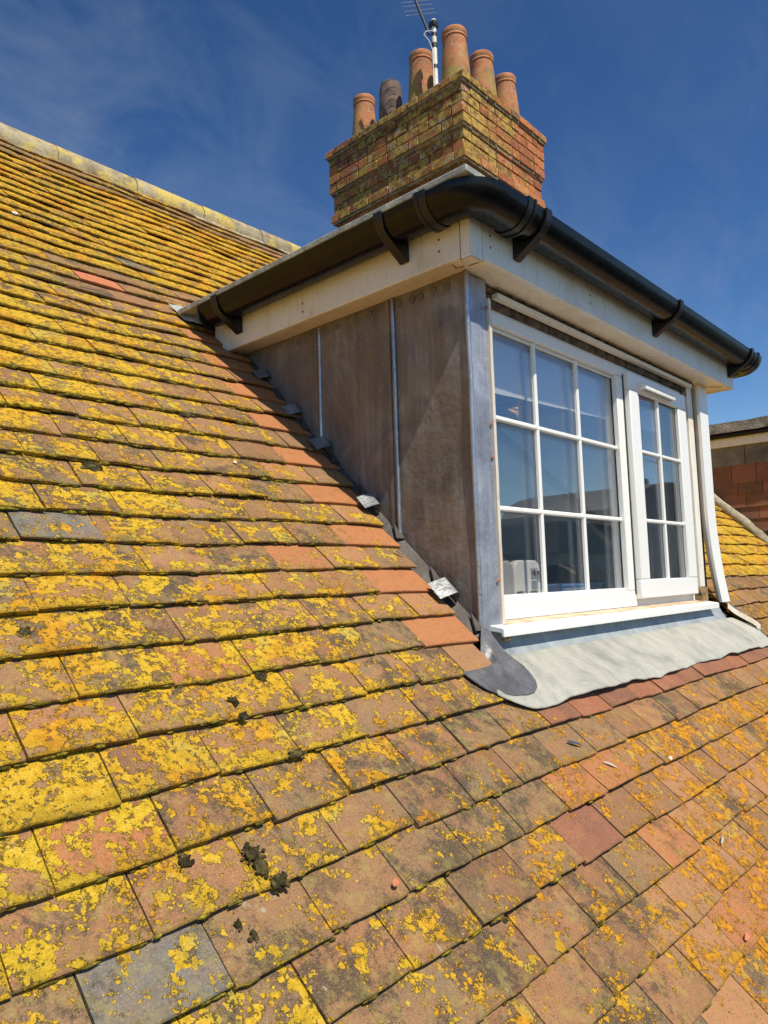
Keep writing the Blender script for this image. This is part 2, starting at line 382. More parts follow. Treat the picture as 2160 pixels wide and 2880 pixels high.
def tag(o, label=None, cat=None, group=None, kind=None):
    if label: o['label'] = label
    if cat: o['category'] = cat
    if group: o['group'] = group
    if kind: o['kind'] = kind
    return o
def thing(name, loc, label, cat, group=None):
    o = bpy.data.objects.new(name, None); o.location = loc; o.empty_display_size = .1; col.objects.link(o)
    return tag(o, label, cat, group)
def nz(x, y=0, z=0, s=1): return noise.noise(Vector((x*s, y*s, z*s+3.7)))
def box1(name, a, b, mat, parent, bevel=.002):
    q = MB(); q.box(a, b); return q.build(name, mat, parent, bevel=bevel)

# ------------------------------------------------------------------ roof geometry
PITCH = R(44.114); CP, SP, TP = math.cos(PITCH), math.sin(PITCH), math.tan(PITCH)
def rp(x, s_, n_=0.0):                      # roof coordinates -> world
    return (x, s_*CP - n_*SP, s_*SP + n_*CP)
def ry(x, y, n_=0.0): return rp(x, y/CP, n_)  # by horizontal y on plane
RIDGE_Y = 2.6; W = 1.99; D2X = 4.08

roof = thing('tiled_roof', (-1.0, -1.9, -1.9), 'steep old clay tile roof crusted with yellow lichen around the lead dormer', 'roof')
# deck + ceiling slabs with the dormer opening left free
def slab(q, x0, x1, s0, s1, n0, n1):
    q.hexa([rp(x0, s0, n0), rp(x1, s0, n0), rp(x1, s1, n0), rp(x0, s1, n0), rp(x0, s0, n1), rp(x1, s0, n1), rp(x1, s1, n1), rp(x0, s1, n1)])
S_TOP = RIDGE_Y/CP; S_BOT = -1.9/CP; S_D0 = -.09/CP; S_D1 = 1.22/CP
q = MB()
for (n0, n1) in ((-.075, -.045),):
    slab(q, -6, -.002, S_D0, S_D1, n0, n1); slab(q, 1.99+.002, D2X, S_D0, S_D1, n0, n1); slab(q, D2X+2, 9, S_D0, S_D1, n0, n1)
    slab(q, -6, 9, S_BOT, S_D0, n0, n1); slab(q, -6, 9, S_D1, S_TOP, n0, n1)
q.build('roof_boarding', MT['felt'], roof)
q = MB()
slab(q, -6, .03, S_D0, S_D1, -.16, -.13); slab(q, 1.93, 9, S_D0, S_D1, -.16, -.13); slab(q, -6, 9, S_D1, S_TOP-.15, -.16, -.13)
q.build('sloping_ceiling', MT['plaster'], roof)
q = MB(); q.prism([(-6, RIDGE_Y+.01, RIDGE_Y*TP-.03), (-6, RIDGE_Y+.01, RIDGE_Y*TP-.08), (-6, 6.6, -1.55), (-6, 6.6, -1.5)], (15, 0, 0)); q.v = []; q.f = []; q.a = []
RZ = lambda y: RIDGE_Y*TP-.03-(y-2.61)*(RIDGE_Y*TP+1.47)/3.99
for x0_, x1_, ya_, yb_ in ((-6, .8, 2.61, 6.6), (3.6, 9, 2.61, 6.6), (.8, 3.6, 2.61, 2.9), (.8, 3.6, 4.4, 6.6)):  # unseen rear slope, split to leave an added opening that lets skylight in
    q.prism([(x0_, ya_, RZ(ya_)), (x0_, ya_, RZ(ya_)-.05), (x0_, yb_, RZ(yb_)-.05), (x0_, yb_, RZ(yb_))], (x1_-x0_, 0, 0))
q.build('rear_slope', MT['felt'], roof)

G = .0992; TW = .1755; GRAD = .115
def density(x, y):
    n_ = nz(x*1.3, y*1.3, 0)*.18
    if x > 2.0:
        d = .80 if y > .09 else .18
        if y < -.1: d = .35
        return d+n_*.6, (.35 if y > .09 else .8)
    if y > 1.42: return .84+n_-(.56 if y > 2.3 else 0)-(.15 if x > 1 else 0), .40
    if y > 1.25 and x > -.62: return .12+n_*.4, .3
    if y > -.2:
        d = np.interp(x, [-1.4, -.9, -.55, -.3, -.05], [.55, .50, .40, .24, .04]) + .30*min(1, max(0, (y-.35)/.5))*(x < -.12) + .10*(x < -.8)
        return d+n_*1.2, .25
    d = np.interp(x, [-1.4, -1.1, -.9, -.6, -.2, .1, .4, .8, 1.3, 2.2], [.66, .50, .30, .15, .24, .46, .58, .55, .48, .45])
    if -.34 < y and x > -.2: d = .14 + .10*(x > 1.2)
    hue = np.interp(x, [-1.2, -.6, -.2, .2], [.08, .45, .9, 1.0])
    return d+n_*1.1, hue
def thr_of(d):
    d = d*1.07
    d = min(max(d, .01), .95)
    a = [.01, .05, .1, .2, .3, .4, .5, .6, .7, .8, .95]; b = [.70, .63, .605, .572, .548, .526, .505, .484, .460, .432, .36]
    return float(np.interp(d, a, b))

# tiles called out one by one: (x, y_tail) -> colour value
special = [(-1.18, -.386, .79, .20), (-1.02, .267, .79, .25), (-.26, -.457, .995, .0), (-.5, 1.323, .96, .0), (-.575, -.457, .02, .12),
           (-1.09, -.315, .30, .42), (-.85, -.386, .45, .15), (-.75, -.315, .48, .22), (-.42, -.457, .46, .30), (.09, -.52, .88, .12), (.37, 2.0, .79, .12), (-.15, 1.55, .79, .15)]
tl = MB()
moss_pts = []
def add_tile(x0, x1, k, new=False, over=None):
    yt = -.03 + .0712*k; s0 = yt/CP
    xc = (x0+x1)/2; w_ = x1-x0
    d, hue = density(xc, yt)
    d += random.gauss(0, .09)
    rv = random.random()
    tint = random.choices([.08, .2, .34, .5, .62, .79, .86], [3, 4, 5, 4.5, 3.4, .28, .45])[0] + random.uniform(-.04, .04)
    kind = random.uniform(.25, 1)
    if yt < -.2 and -.95 < xc < -.15: kind = random.uniform(.55, 1.0); tint = random.choice([.1, .3, .48, .5, .52, .5])
    if yt < -.35 and xc > -.3: tint = random.choice([.2, .34, .64, .66, .66, .52, .84]); kind = random.uniform(.2, .7)
    if new: tint = random.uniform(.86, .92); d = .0 if random.random() < .8 else .05; kind = 0
    elif xc > -.30 and -.11 < yt < 1.3 and xc < .1: kind *= .35; tint = random.choice([.34, .6, .66, .5])
    if -3.5 < k < -2.5 and .02 < xc < 2.0: tint = random.uniform(.985, 1); kind = .1; d = .02
    if xc > .1 and yt < -.25 and random.random() < .35: tint = random.uniform(.6, .69); kind = .1
    for (sx, sy, sc, sd_) in special:
        if x0 <= sx <= x1 and abs(sy-yt) < .02: tint = sc; d = sd_; kind = .5 if sc < .9 else .05
    if over is not None: tint = over
    at = (min(max(tint, 0), 1), thr_of(d), kind, 1.0)
    gap = .0008 if new else random.uniform(.0008, .0022)
    far = (yt > 1.2 or xc > .9)
    nu = 3 if far else 7
    old = 0 if new else 1
    lift = random.uniform(0, .0035)*old; twist = random.uniform(-.004, .004)*old; rot = random.uniform(-.026, .026)*old; ds = random.uniform(-.0045, .0045)*old
    if not new and random.random() < .10: lift += random.uniform(.002, .006)
    camb = random.uniform(.0006, .0024); th = .011 if new else random.uniform(.008, .0125)
    def sag(x, s_): return .012*nz(x*1.4, s_*1.1, 5) + .005*nz(x*4, s_*3.5, 9)
    Ls = [0, .0025, .035, .07, .105, .20] if not far else [0, .003, .1, .2]
    rows = []
    sd_ = random.random()*50
    for j, l in enumerate(Ls):
        row = []
        for i in range(nu+1):
            u = i/nu; x = x0+gap + (w_-2*gap)*u
            s_ = s0 + ds + l + rot*(u-.5)*.0 + (u-.5)*rot*w_*6*.15
            if l < .02 and old: s_ += .0022*nz(x*38, k*3.1, sd_) + (.003*max(0, nz(x*14, k, sd_+9)-.2))
            if old and (i == 0 or i == nu): x += .0012*nz(s_*45, k, sd_+i)
            if l < .02 and old and (i == 0 or i == nu): s_ += .0035*max(0, nz(x*60, k*7, sd_+3)+.1)
            n_ = .003 + lift*(1-l/.12) - GRAD*l - camb*((u-.5)*2)**2 + twist*(u-.5)*(1-l/.2) + sag(x, s_)
            if j == 0: n_ -= .0022
            if i == 0 or i == nu: n_ -= .0006
            row.append((x, s_, n_))
        rows.append(row)
    vs = []; at2 = []
    hueA = min(max(hue+random.uniform(-.15, .15), 0), 1)
    mossy = 0 if new else min(1, max(0, (1-at[1])*2-.45)) * (1 if xc < 0 else .5)
    for j, row in enumerate(rows):
        for (x, s_, n_) in row: vs.append(rp(x, s_, n_)); at2.append((at, (mossy*(1 if j == 0 else (.5 if j == 1 else 0)), hueA, (mossy if j <= 1 else 0), 1)))
    nr = len(rows); q0 = lambda i, j: j*(nu+1)+i
    fs = [(q0(i, j), q0(i+1, j), q0(i+1, j+1), q0(i, j+1)) for j in range(nr-1) for i in range(nu)]
    # skirt
    b0 = len(vs)
    rim = [q0(0, j) for j in range(nr-1, 0, -1)] + [q0(i, 0) for i in range(nu+1)] + [q0(nu, j) for j in range(1, nr)]
    pr = [rows[i_//(nu+1)][i_ % (nu+1)] for i_ in rim]
    for t_, (x, s_, n_) in zip(rim, pr): vs.append(rp(x, s_+(.001 if t_ <= nu else 0), n_-th+.002)); at2.append((at, (mossy, hueA, 1, 1)))
    fs += [(rim[t_+1], rim[t_], b0+t_, b0+t_+1) for t_ in range(len(rim)-1)]
    o = len(tl.v); tl.v += vs; tl.f += [tuple(i+o for i in f_) for f_ in fs]; tl.a += at2
    if not new and not far:
        moss_pts.append((x0, x1, s0+ds, .003+lift+sag(xc, s0)-th, mossy, xc, yt))

for k in range(-20, 36):
    yt = -.03+.0712*k
    if yt > 2.50: continue
    if k >= -2 and yt < 1.23:
        xe = float(np.interp(yt, [-.03, .115, .255, .54, .82], [-.048, -.057, -.037, -.013, -.004]))
        if k == -2: xe = -.105
        if k == -1: xe = -.07
        x = xe
        if k % 2 == 0 and k >= 0: add_tile(x-.235, x, k, new=True); x -= .235
        elif k >= 0: add_tile(x-.165, x, k); x -= .165
        elif k == -1: add_tile(x-.145, x, k, over=.62); x -= .145
        while x > -2.6: add_tile(x-TW, x, k, over=None); x -= TW
        x = 2.015 + (0 if k % 2 else .0)
        ww = .175 if k % 2 else .0875+.175
        while x < D2X-.02: x2 = min(x+ww, D2X-.01); add_tile(x, x2, k); x = x2; ww = TW
    else:
        x = (-.283 if k % 2 == 0 else -.205) + (-.027 if k < -1 else 0) - 20*TW
        x += random.uniform(-.006, .006)
        while x < 5.6:
            if x+TW > -2.6 and not (yt > .9 and x < -2.4): add_tile(x, x+TW, k)
            x += TW
tiles = tl.build('roof_tiles', MT['tile'], roof, smooth=True, fix=False)

# ridge capping
q = MB(); x = -2.4
i = 0
while x < 5.5:
    ln = .45; jz = random.uniform(-.006, .006)
    prof = []
    d, h_ = .42+random.uniform(-.15, .2), .3
    at = ((random.choice([.5, .55, .6]), thr_of(d), .9, 1), (0, .3, 0, 1))
    nseg = 10
    vs = []
    for e_, (xx, rr) in enumerate(((x, .112), (x+.02, .113), (x+ln-.004, .109), (x+ln, .107))):
        for a_ in range(nseg+1):
            a = R(-28) + R(236)*a_/nseg
            wv = .004*nz(xx*9, a_, 2)
            vs.append((xx, RIDGE_Y - (rr+wv)*math.cos(a), RIDGE_Y*TP-.086+jz*.4+(rr*.98+wv)*math.sin(a)))
    o_ = [(j*(nseg+1)+a_, j*(nseg+1)+a_+1, (j+1)*(nseg+1)+a_+1, (j+1)*(nseg+1)+a_) for j in range(3) for a_ in range(nseg)]
    q.add(vs, o_, at)
    x += ln; i += 1
q.a = [None]*len(q.a); q.build('ridge_tiles', MT['ridge'], roof, smooth=True)
q = MB()
def bedf(u, v):
    x = -2.4+7.9*u; a = v
    return (x, RIDGE_Y-.08-.045*a+.006*nz(x*11, a*3), (RIDGE_Y-.08-.045*a)*TP+.006-.012*a+.006*nz(x*9, a*4, 2))
q.grid(bedf, 160, 4, (0, .02, -.06)); q.build('ridge_mortar', MT['mortar'], roof, smooth=True)

# moss in the course steps (uncountable) and the bigger black cushions
q = MB()
ico = bmesh.new(); bmesh.ops.create_icosphere(ico, subdivisions=2, radius=1); IV = [v.co.copy() for v in ico.verts]; IF = [tuple(v.index for v in f_.verts) for f_ in ico.faces]; ico.free()
def lump(q, p, rx, rs, rn, seed, rough=.35, attr=None):
    vs = []
    for v in IV:
        g = 1+rough*noise.noise(v*1.9+Vector((seed, seed*.7, 0))) + rough*.5*noise.noise(v*5+Vector((0, seed, 3)))
        x, s_, n_ = v.x*rx*g, v.y*rs*g, v.z*rn*g
        vs.append(rp(p[0]+x, p[1]+s_, p[2]+n_))
    q.add(vs, IF, attr)
for (x0, x1, s0, n0, mossy, xc, yt) in moss_pts:
    if xc > .3 or yt > 1.1: continue
    cnt = int(mossy*6+random.random()*1.5) if xc < -.25 else int(random.random()*1.4)
    for _ in range(cnt):
        px = random.uniform(x0, x1)
        r_ = random.uniform(.0018, .0048)*(1+.5*(yt > .3))
        lump(q, (px, s0-.001, n0+random.uniform(-.002, .007)), r_*random.uniform(1.5, 4.2), r_*.75, r_*.8, random.random()*99)
tag(q.build('moss', MT['moss'], None, smooth=True), 'yellow green moss creeping along the lower edges of the roof tiles', 'moss', kind='stuff')
clumps = [(-.998, -.275, .020, .013, 'oval black moss cushion, upper one of the three stacked between lichened tiles'), (-.994, -.292, .016, .015, 'round black moss cushion, middle one of the three stacked between lichened tiles'),
          (-.980, -.314, .015, .016, 'fat black moss cushion at the tail of a tile, lowest of the stack of three'), (-1.102, -.257, .013, .011, 'black moss tuft hanging from a tile edge left of the three stacked cushions'),
          (-1.068, -.337, .007, .007, 'tiny round black moss button on brown tile right of the grey slate'), (-1.054, -.352, .007, .011, 'small black moss button, lower of two beside the grey slate'),
          (-.887, -.101, .016, .009, 'flat dark moss cushion on a course edge above the stack of three'), (-.819, -.172, .022, .010, 'wide dark moss smear filling a joint on the bare tiles'),
          (-.907, .458, .036, .018, 'broad grey green moss mat high on the left tiles'), (-.518, .684, .040, .016, 'dark olive moss mat nearest the dormer cheek on the upper tiles'),
          (-.792, -.036, .012, .020, 'long dark moss strip in a tile joint on the middle tiles'), (-.885, -.073, .010, .014, 'dark moss patch in a joint left of the bare brown tile'),
          (-.600, -.462, .012, .008, 'black moss knob under the corner of the dark raised tile'), (-1.205, .079, .014, .012, 'round grey moss spot ringed by yellow lichen at the left')]
for (x, y, a, b, lab) in clumps:
    q = MB(); cx_ = [(0, 0, 1)] + [(random.gauss(0, .55), random.gauss(0, .55), random.uniform(.18, .5)) for _ in range(26)]
    kk = math.floor((y+.03)/.0712); off_ = (y-(-.03+.0712*kk))/CP
    for (ux, uy, g) in cx_: lump(q, (x+ux*a*.8, y/CP+uy*b*.8, .002-GRAD*off_), a*g*.62, b*g*.7, min(a, b)*.42*g, random.random()*99, .3)
    tag(q.build('moss_clump', MT['blackmoss'], None, smooth=True), lab, 'moss', 'dark moss cushions on the roof tiles')

# ------------------------------------------------------------------ house body, ground, street
house = thing('house_walls', (1.5, 2.4, -7), 'rendered walls of the house carrying the tiled roof', 'house')
q = MB(); q.box((-5.8, -1.75, -7), (8.8, -1.5, -2.0)); q.box((-5.8, 6.2, -7), (8.8, 6.45, -1.7)); q.box((-5.8, -1.5, -7), (-5.6, 6.2, -2.0)); q.box((8.6, -1.5, -7), (8.8, 6.2, -2.0))
q.build('outer_wall', MT['render'], house)
q = MB(); q.box((-5.6, -1.5, -1.25), (8.6, 6.2, -1.15)); q.build('attic_floor', MT['plaster_dk'], house)
q = MB(); q.prism([(3.4, -.9, -1.15), (3.4, 3.6, -1.15), (3.4, 3.6, .0), (3.4, 2.0, 1.7), (3.4, 1.6, 1.4), (3.4, -.9, -1.05)], (.08, 0, 0)); q.build('attic_partition', MT['plaster'], house)
q = MB(); q.box((-400, -400, -7.3), (400, 400, -7.02)); tag(q.build('ground', MT['grassy'], None), kind='structure')
q = MB(); q.box((-200, -9.5, -7.0), (200, -4.5, -6.99)); tag(q.build('road', MT['asphalt'], None), kind='structure')
def far_house(x, y, w_, d_, h, rh, label, kind='gable'):
    t = thing('house', (x, y, -7), label, 'house', 'houses across the street')
    q = MB(); q.box((x-w_/2, y-d_/2, -7), (x+w_/2, y+d_/2, h)); q.build('wall', MT['render'], t)
    q = MB()
    if kind == 'gable': q.prism([(x-w_/2-.2, y-d_/2-.3, h), (x-w_/2-.2, y+d_/2+.3, h), (x-w_/2-.2, y, h+rh)], (w_+.4, 0, 0))
    elif kind == 'barrel':
        q.prism([(x-w_/2*math.cos(a), y-d_/2, h+rh*math.sin(a)**.7) for a in [math.pi*k_/16 for k_ in range(17)]], (0, d_, 0))
    else: q.box((x-w_/2-.15, y-d_/2-.15, h+.001), (x+w_/2+.15, y+d_/2+.15, h+rh))
    rf = q.build('roof', MT['slate'], t)
    for k_ in range(int(w_/2.4)):
        xx = x-w_/2+1.2+2.4*k_
        for zz in (-5.8, -2.8):
            q = MB(); q.box((xx-.5, y+d_/2-.02, zz), (xx+.5, y+d_/2+.03, zz+1.5)); fr = q.build('window', MT['upvc'], t)
            q = MB(); q.box((xx-.42, y+d_/2+.02, zz+.08), (xx+.42, y+d_/2+.036, zz+1.42)); q.build('pane', MT['slate'], fr)
    return t, rf
far_house(22.5, -13.5, 6.5, 6, .9, 1.0, 'low flat roofed house across the street, left of the round roof', 'flat')
t, rf = far_house(30.5, -13.5, 11, 6, 2.1, 1.9, 'big house with dark rounded roof across the street', 'barrel')
q = MB(); q.box((30.2, -13.6, 4.0), (31.6, -12.6, 4.55)); q.build('chimney', MT['brick'] if False else MT['render'], rf)
t, rf = far_house(15.0, -15.5, 6.5, 7, .6, 2.4, 'gabled slate roofed house across the street at the left', 'gable')
far_house(3.0, -15, 14, 7, -.8, 1.6, 'long low gabled terrace opposite the tiled roof', 'gable')

# ------------------------------------------------------------------ dormer
H = 1.047
dm = thing('lead_clad_dormer', (1.0, 0, 0), 'flat roofed dormer with dark lead cheek, black gutter and white window', 'dormer')
# cheek walls (inner structure)
for nm, x0, ex in (('cheek_wall', .004, .04), ('cheek_wall', 1.94, .045)):
    q = MB(); q.prism([(x0, .11, .0), (x0, .11, H+.01), (x0, 1.2, H+.01), (x0, 1.2, 1.05)], (ex, 0, 0)); q.build(nm, MT['plaster'], dm)
q = MB(); q.box((.004, .006, -.10), (.094, .11, H+.01)); q.box((1.86, .06, -.10), (1.985, .11, H+.01)); q.box((.094, .105, -.4), (1.86, .13, .0)); q.build('corner_post', MT['dirt'], dm)
# lead cheek, three panels lapped with welted seams
seams = [0.0, .285, .638, 1.13]
q = MB()
for i in range(3):
    ya, yb = seams[i], seams[i+1]
    def fn(u, v, ya=ya, yb=yb, i=i):
        y = ya+(yb-ya)*u; zb = y*TP-.03; z = zb+(H+.004-zb)*v
        return (-.0015*i-.003*abs(nz(y*5, z*4, i))-.002+.0035*nz(y*9, z*7, 4), y, z)
    q.grid(fn, 24, 36)
q.build('lead_cheek', MT['lead_cheek'], dm, smooth=True, fix=False)
MT['disc'] = simple('dull_fixing', (.17, .14, .11), .6, .3, .2, 60, .0006)
def roll(path, r, name, mat, par): q = MB(); q.tube(path, r, 10); return q.build(name, mat, par, smooth=True)
MT['roll'] = lead_material('burnished_lead_roll', (.26, .27, .30), (.40, .41, .44), (.55, .56, .58), .30, .75)
roll([(-.006-.002*nz(z*3, 1), .638+.003*nz(z*4), z) for z in np.linspace(.638*TP-.01, H-.002, 14)], .0065, 'welted_seam', MT['roll'], dm)
roll([(-.006-.002*nz(z*3, 2), .285+.0015*nz(z*2, 5)+.0, z) for z in np.linspace(.285*TP-.01, H-.002, 18)], .0065, 'welted_seam', MT['roll'], dm)
q = MB()
q.grid(lambda u, v: (-.009-.002*nz(v*6), .300+.015*u, .285*TP+.02+(H-.285*TP-.02)*v), 2, 16, (.004, 0, 0)); q.grid(lambda u, v: (-.008, .650+.012*u, .638*TP+.03+(H-.638*TP-.03)*v), 2, 10, (.004, 0, 0))
q.build('seam_lap', MT['lead_cheek'], dm, smooth=True)
for yy, zz in [(.066, 1.020), (.119, 1.024), (.171, 1.020), (.206, 1.022), (.259, 1.025), (.318, 1.027), (.39, 1.026), (.454, 1.024), (.542, 1.023), (.611, 1.022), (.678, 1.022), (.75, 1.022)]:
    q = MB()
    q.add([(-.0065 if k_ else -.010, yy+(.0125*math.cos(R(30*k_)) if k_ else 0), zz+(.0125*math.sin(R(30*k_)) if k_ else 0)) for k_ in range(13)]+[(0, yy+.014*math.cos(R(30*k_)), zz+.014*math.sin(R(30*k_))) for k_ in range(1, 13)],
          [(0, k_, k_ % 12+1) for k_ in range(1, 13)]+[(k_, k_+12, k_ % 12+13, k_ % 12+1) for k_ in range(1, 13)])
    q.lathe([(.0, .0)], (0, 0, 0), 3)
    q.v = q.v[:-3]; q.a = q.a[:-3]
    q.build('fixing_disc', MT['disc'], dm, smooth=True)
# corner strip wrapped on to the front
q = MB()
q.grid(lambda u, v: (.002+.096*u, -.004-.0025*nz(u*2, v*5, 2)-.003*nz(u*3+5, v*9), -.035+(H+.035-.002)*v), 8, 50, (0, .006, 0))
q.build('corner_strip', MT['lead_strip'], dm, smooth=True)
roll([(-.004+.0025*nz(z*4, 3), -.006-.002*nz(z*5, 8), z) for z in np.linspace(-.02, H-.003, 30)], .0075, 'corner_roll', MT['roll'], dm)
for zz in (.96, .50, .135, .60):
    q = MB(); q.lathe([(.0055, 0), (.005, .002), (.001, .003)], (0, 0, 0), 10)
    q.v = [(.090+v[0], -.010-v[2], zz+v[1]) for v in q.v]; q.build('copper_nail', MT['chip'], dm, smooth=True)
# foot of the cheek: lead running down behind the tiles
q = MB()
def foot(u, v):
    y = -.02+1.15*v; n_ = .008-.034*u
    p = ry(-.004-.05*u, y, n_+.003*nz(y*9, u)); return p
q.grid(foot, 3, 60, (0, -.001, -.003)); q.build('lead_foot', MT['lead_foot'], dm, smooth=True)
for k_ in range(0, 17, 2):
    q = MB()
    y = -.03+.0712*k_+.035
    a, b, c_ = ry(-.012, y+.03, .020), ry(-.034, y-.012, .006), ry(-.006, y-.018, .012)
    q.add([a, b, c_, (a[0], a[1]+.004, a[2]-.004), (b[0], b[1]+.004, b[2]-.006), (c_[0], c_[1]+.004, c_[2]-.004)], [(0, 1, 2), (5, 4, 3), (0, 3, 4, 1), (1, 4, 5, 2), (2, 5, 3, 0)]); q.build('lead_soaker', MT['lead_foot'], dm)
# clips (curled lead straps)
clipdat = [(-.024, .616, 1.0), (-.044, .388, 1), (-.048, .096, 1.15), (-.016, .768, .95), (-.010, .945, .9)]
for (cx_, cy_, sc) in clipdat:
    q = MB()
    def cf(u, v, cx_=cx_, cy_=cy_, sc=sc):
        s0 = cy_/CP
        a = v
        # strap: leaves the cheek, humps over the tile end and lies on the tile
        if a < .35: t_ = a/.35; x = -.002-.004*t_; n_ = .002+.026*t_
        elif a < .6: t_ = (a-.35)/.25; x = -.006-.016*math.sin(t_*1.57); n_ = .028+.011*math.sin(t_*3.14*.5)
        else: t_ = (a-.6)/.4; x = -.022-.046*t_; n_ = .039-.020*t_-.004*t_*t_
        return rp(x*sc+cx_*.35+.004, s0+(u-.5)*.054*sc+.007*(v-.5), n_*sc+.001*nz(u*3, v*4, cx_*40))
    q.grid(cf, 5, 16, (-.0012, 0, .0016)); q.build('lead_clip', MT['lead_clip'], dm, smooth=True)

# fascia + soffit box
a = .087
XR = 2.135
q = MB(); q.box((-a, -a, H), (-a+.022, 1.16, 1.196)); q.build('side_fascia', MT['fascia'], dm, bevel=.004)
q = MB(); q.box((-a+.0221, -a, H+.0005), (XR-.0221, -a+.022, 1.196)); q.build('front_fascia', MT['fascia'], dm, bevel=.004)
q = MB(); q.box((XR-.022, -a, H), (XR, 1.16, 1.196)); q.build('side_fascia', MT['fascia'], dm, bevel=.004)
q = MB(); q.box((-a+.0222, -a+.0222, H+.003), (-.0, 1.16, H+.015)); q.box((.0005, -a+.0222, H+.003), (1.9895, .12, H+.015)); q.box((1.99, -a+.0222, H+.003), (XR-.0222, 1.16, H+.015))
q.build('soffit', MT['soffit'], dm, bevel=.001)
# corner cap of the fascia
q = MB()
q.prism([(-.0905, -.0905, 1.040), (-.0905, -.054, 1.040), (-.0905, -.054, 1.19), (-.0905, -.0905, 1.19)], (.004, 0, 0))
q.prism([(-.0905, -.0906, 1.040), (-.036, -.0906, 1.040), (-.036, -.0906, 1.19), (-.0905, -.0906, 1.19)], (0, .004, 0))
q.prism([(-.0903, -.0903, 1.0395), (-.036, -.0903, 1.0395), (-.050, -.040, 1.0395), (-.0903, -.054, 1.0395)], (0, 0, .006))
q.build('fascia_corner_cap', MT['fascia'], dm, bevel=.0015)
q = MB()
q.prism([(-.0882, -.0885, 1.0385), (-.0882, -.0505, 1.0385), (-.0882, -.0505, 1.19), (-.0882, -.0885, 1.19)], (.0009, 0, 0))
q.prism([(-.0868, -.0884, 1.0385), (-.0325, -.0884, 1.0385), (-.0325, -.0884, 1.19), (-.0868, -.0884, 1.19)], (0, .0009, 0))
q.prism([(-.087, -.087, 1.0435), (-.030, -.087, 1.0435), (-.046, -.036, 1.0435), (-.087, -.049, 1.0435)], (0, 0, .0025))
q.build('cap_gap', MT['dirt'], dm)
for p, d in (((-.020, -.030, H+.0025), (.0015, -.044, 0)), ((-.060, .0, H+.0025), (.028, .004, 0)), ((1.93, .03, H+.002), (.11, -.09, 0)), ((-.03, -.02, H+.002), (.0, .02, 0))):
    q = MB(); v = Vector(d); n_ = Vector((-v.y, v.x, 0)).normalized()*.0014; p = Vector(p)
    q.prism([p-n_, p+n_, p+v+n_*.6, p+v-n_*.6], (0, 0, -.0012)); q.build('soffit_crack', MT['dirt'], dm)
for (x, y, z) in [(-a, -.005+.03, 1.125), (-a, .025, 1.09), (-a, .63, 1.11), (-a, .63, 1.08)]:
    q = MB(); q.lathe([(.004, 0), (.0035, .0015), (.0005, .002)], (0, 0, 0), 10); q.v = [(x-v[2], y+v[0], z+v[1]) for v in q.v]; q.build('fascia_pin', MT['rusty'], dm, smooth=True)
for (x, z) in [(.01, 1.13), (.01, 1.095), (.62, 1.12), (.62, 1.09)]:
    q = MB(); q.lathe([(.004, 0), (.0035, .0015), (.0005, .002)], (0, 0, 0), 10); q.v = [(x+v[0], -a-v[2], z+v[1]) for v in q.v]; q.build('fascia_pin', MT['rusty'], dm, smooth=True)
# flat roof
q = MB(); q.box((-a+.002, -a+.002, 1.1965), (XR-.002, 1.27, 1.215)); q.build('flat_roof', MT['felt'], dm)
q = MB()
q.prism([(-.204, -.165, 1.2095), (-a-.001, -.165, 1.2095), (-a-.001, 1.30, 1.2095), (-.204, 1.24, 1.2095)], (0, 0, .020))
q.prism([(-a-.0005, -.150, 1.2165), (-a-.0005, -a-.001, 1.2165), (XR, -a-.001, 1.2165), (XR, -.128, 1.2165), (.02, -.128, 1.2165)], (0, 0, .006))
q.build('roof_edge_trim', MT['trim'], dm, bevel=.003)
q = MB(); q.grid(lambda u, v: ry(-.215+.10*u+.02*v, 1.30-.045*u-.09*v+.01*nz(u*4, v*3), .012+.035*u+.006*nz(u*7, v*5)), 8, 5, (0, 0, -.003)); q.build('lead_tongue', MT['trim'], dm, smooth=True)

# gutter
gut = bpy.data.objects.new('gutter_run', None)
bpy.data.objects.remove(gut)
XG = 2.262; GZ = 1.204; GR = .056; GC = .146
def path_round(off, R_, ends=(1.10, 1.0), seg=10):
    xl, xr, yf = -off, XG, -off
    P = [((xl, y), (-1, 0)) for y in np.linspace(ends[0], yf+R_, 14)]
    for k_ in range(1, seg+1):
        t = math.pi/2*k_/seg; P.append(((xl+R_-R_*math.cos(t), yf+R_-R_*math.sin(t)), (-math.cos(t), -math.sin(t))))
    P += [((x, yf), (0, -1)) for x in np.linspace(xl+R_, xr-R_, 20)[1:]]
    for k_ in range(1, seg+1):
        t = math.pi/2*k_/seg; P.append(((xr-R_+R_*math.sin(t), yf+R_-R_*math.cos(t)), (math.sin(t), -math.cos(t))))
    P += [((xr, y), (1, 0)) for y in np.linspace(yf+R_, ends[1], 10)[1:]]
    return P
SH = [(-1, 0), (-1, -.35), (-.97, -.62), (-.86, -.88), (-.66, -1.04), (-.4, -1.10), (-.1, -1.12), (.16, -1.10), (.40, -.98), (.62, -.82), (.80, -.62), (.92, -.40), (.985, -.18), (1, 0)]
def shp(r, rev=False):
    o = [(x*r, GZ+z*r) for x, z in SH]
    return o[::-1] if rev else o
def gprof(r, t, lip=.004):
    return shp(r)+[(r+.001, GZ+.002), (r+.001, GZ+lip), (r-t-.002, GZ+lip)]+shp(r-t, True)
q = MB(); pth = path_round(GC, .068); q.sweep(gprof(GR, .003), pth)
g = q.build('gutter', MT['gutter'], dm, smooth=True)
def sub(name, mb, mat=MT['bracket'], par=g, smooth=True, bevel=0): return mb.build(name, mat, par, smooth=smooth, bevel=bevel)
q = MB()
def arcp(r, a0, a1, n): return [(r*math.cos(R(180+a_)), GZ+r*math.sin(R(180+a_))) for a_ in np.linspace(a0, a1, n)]
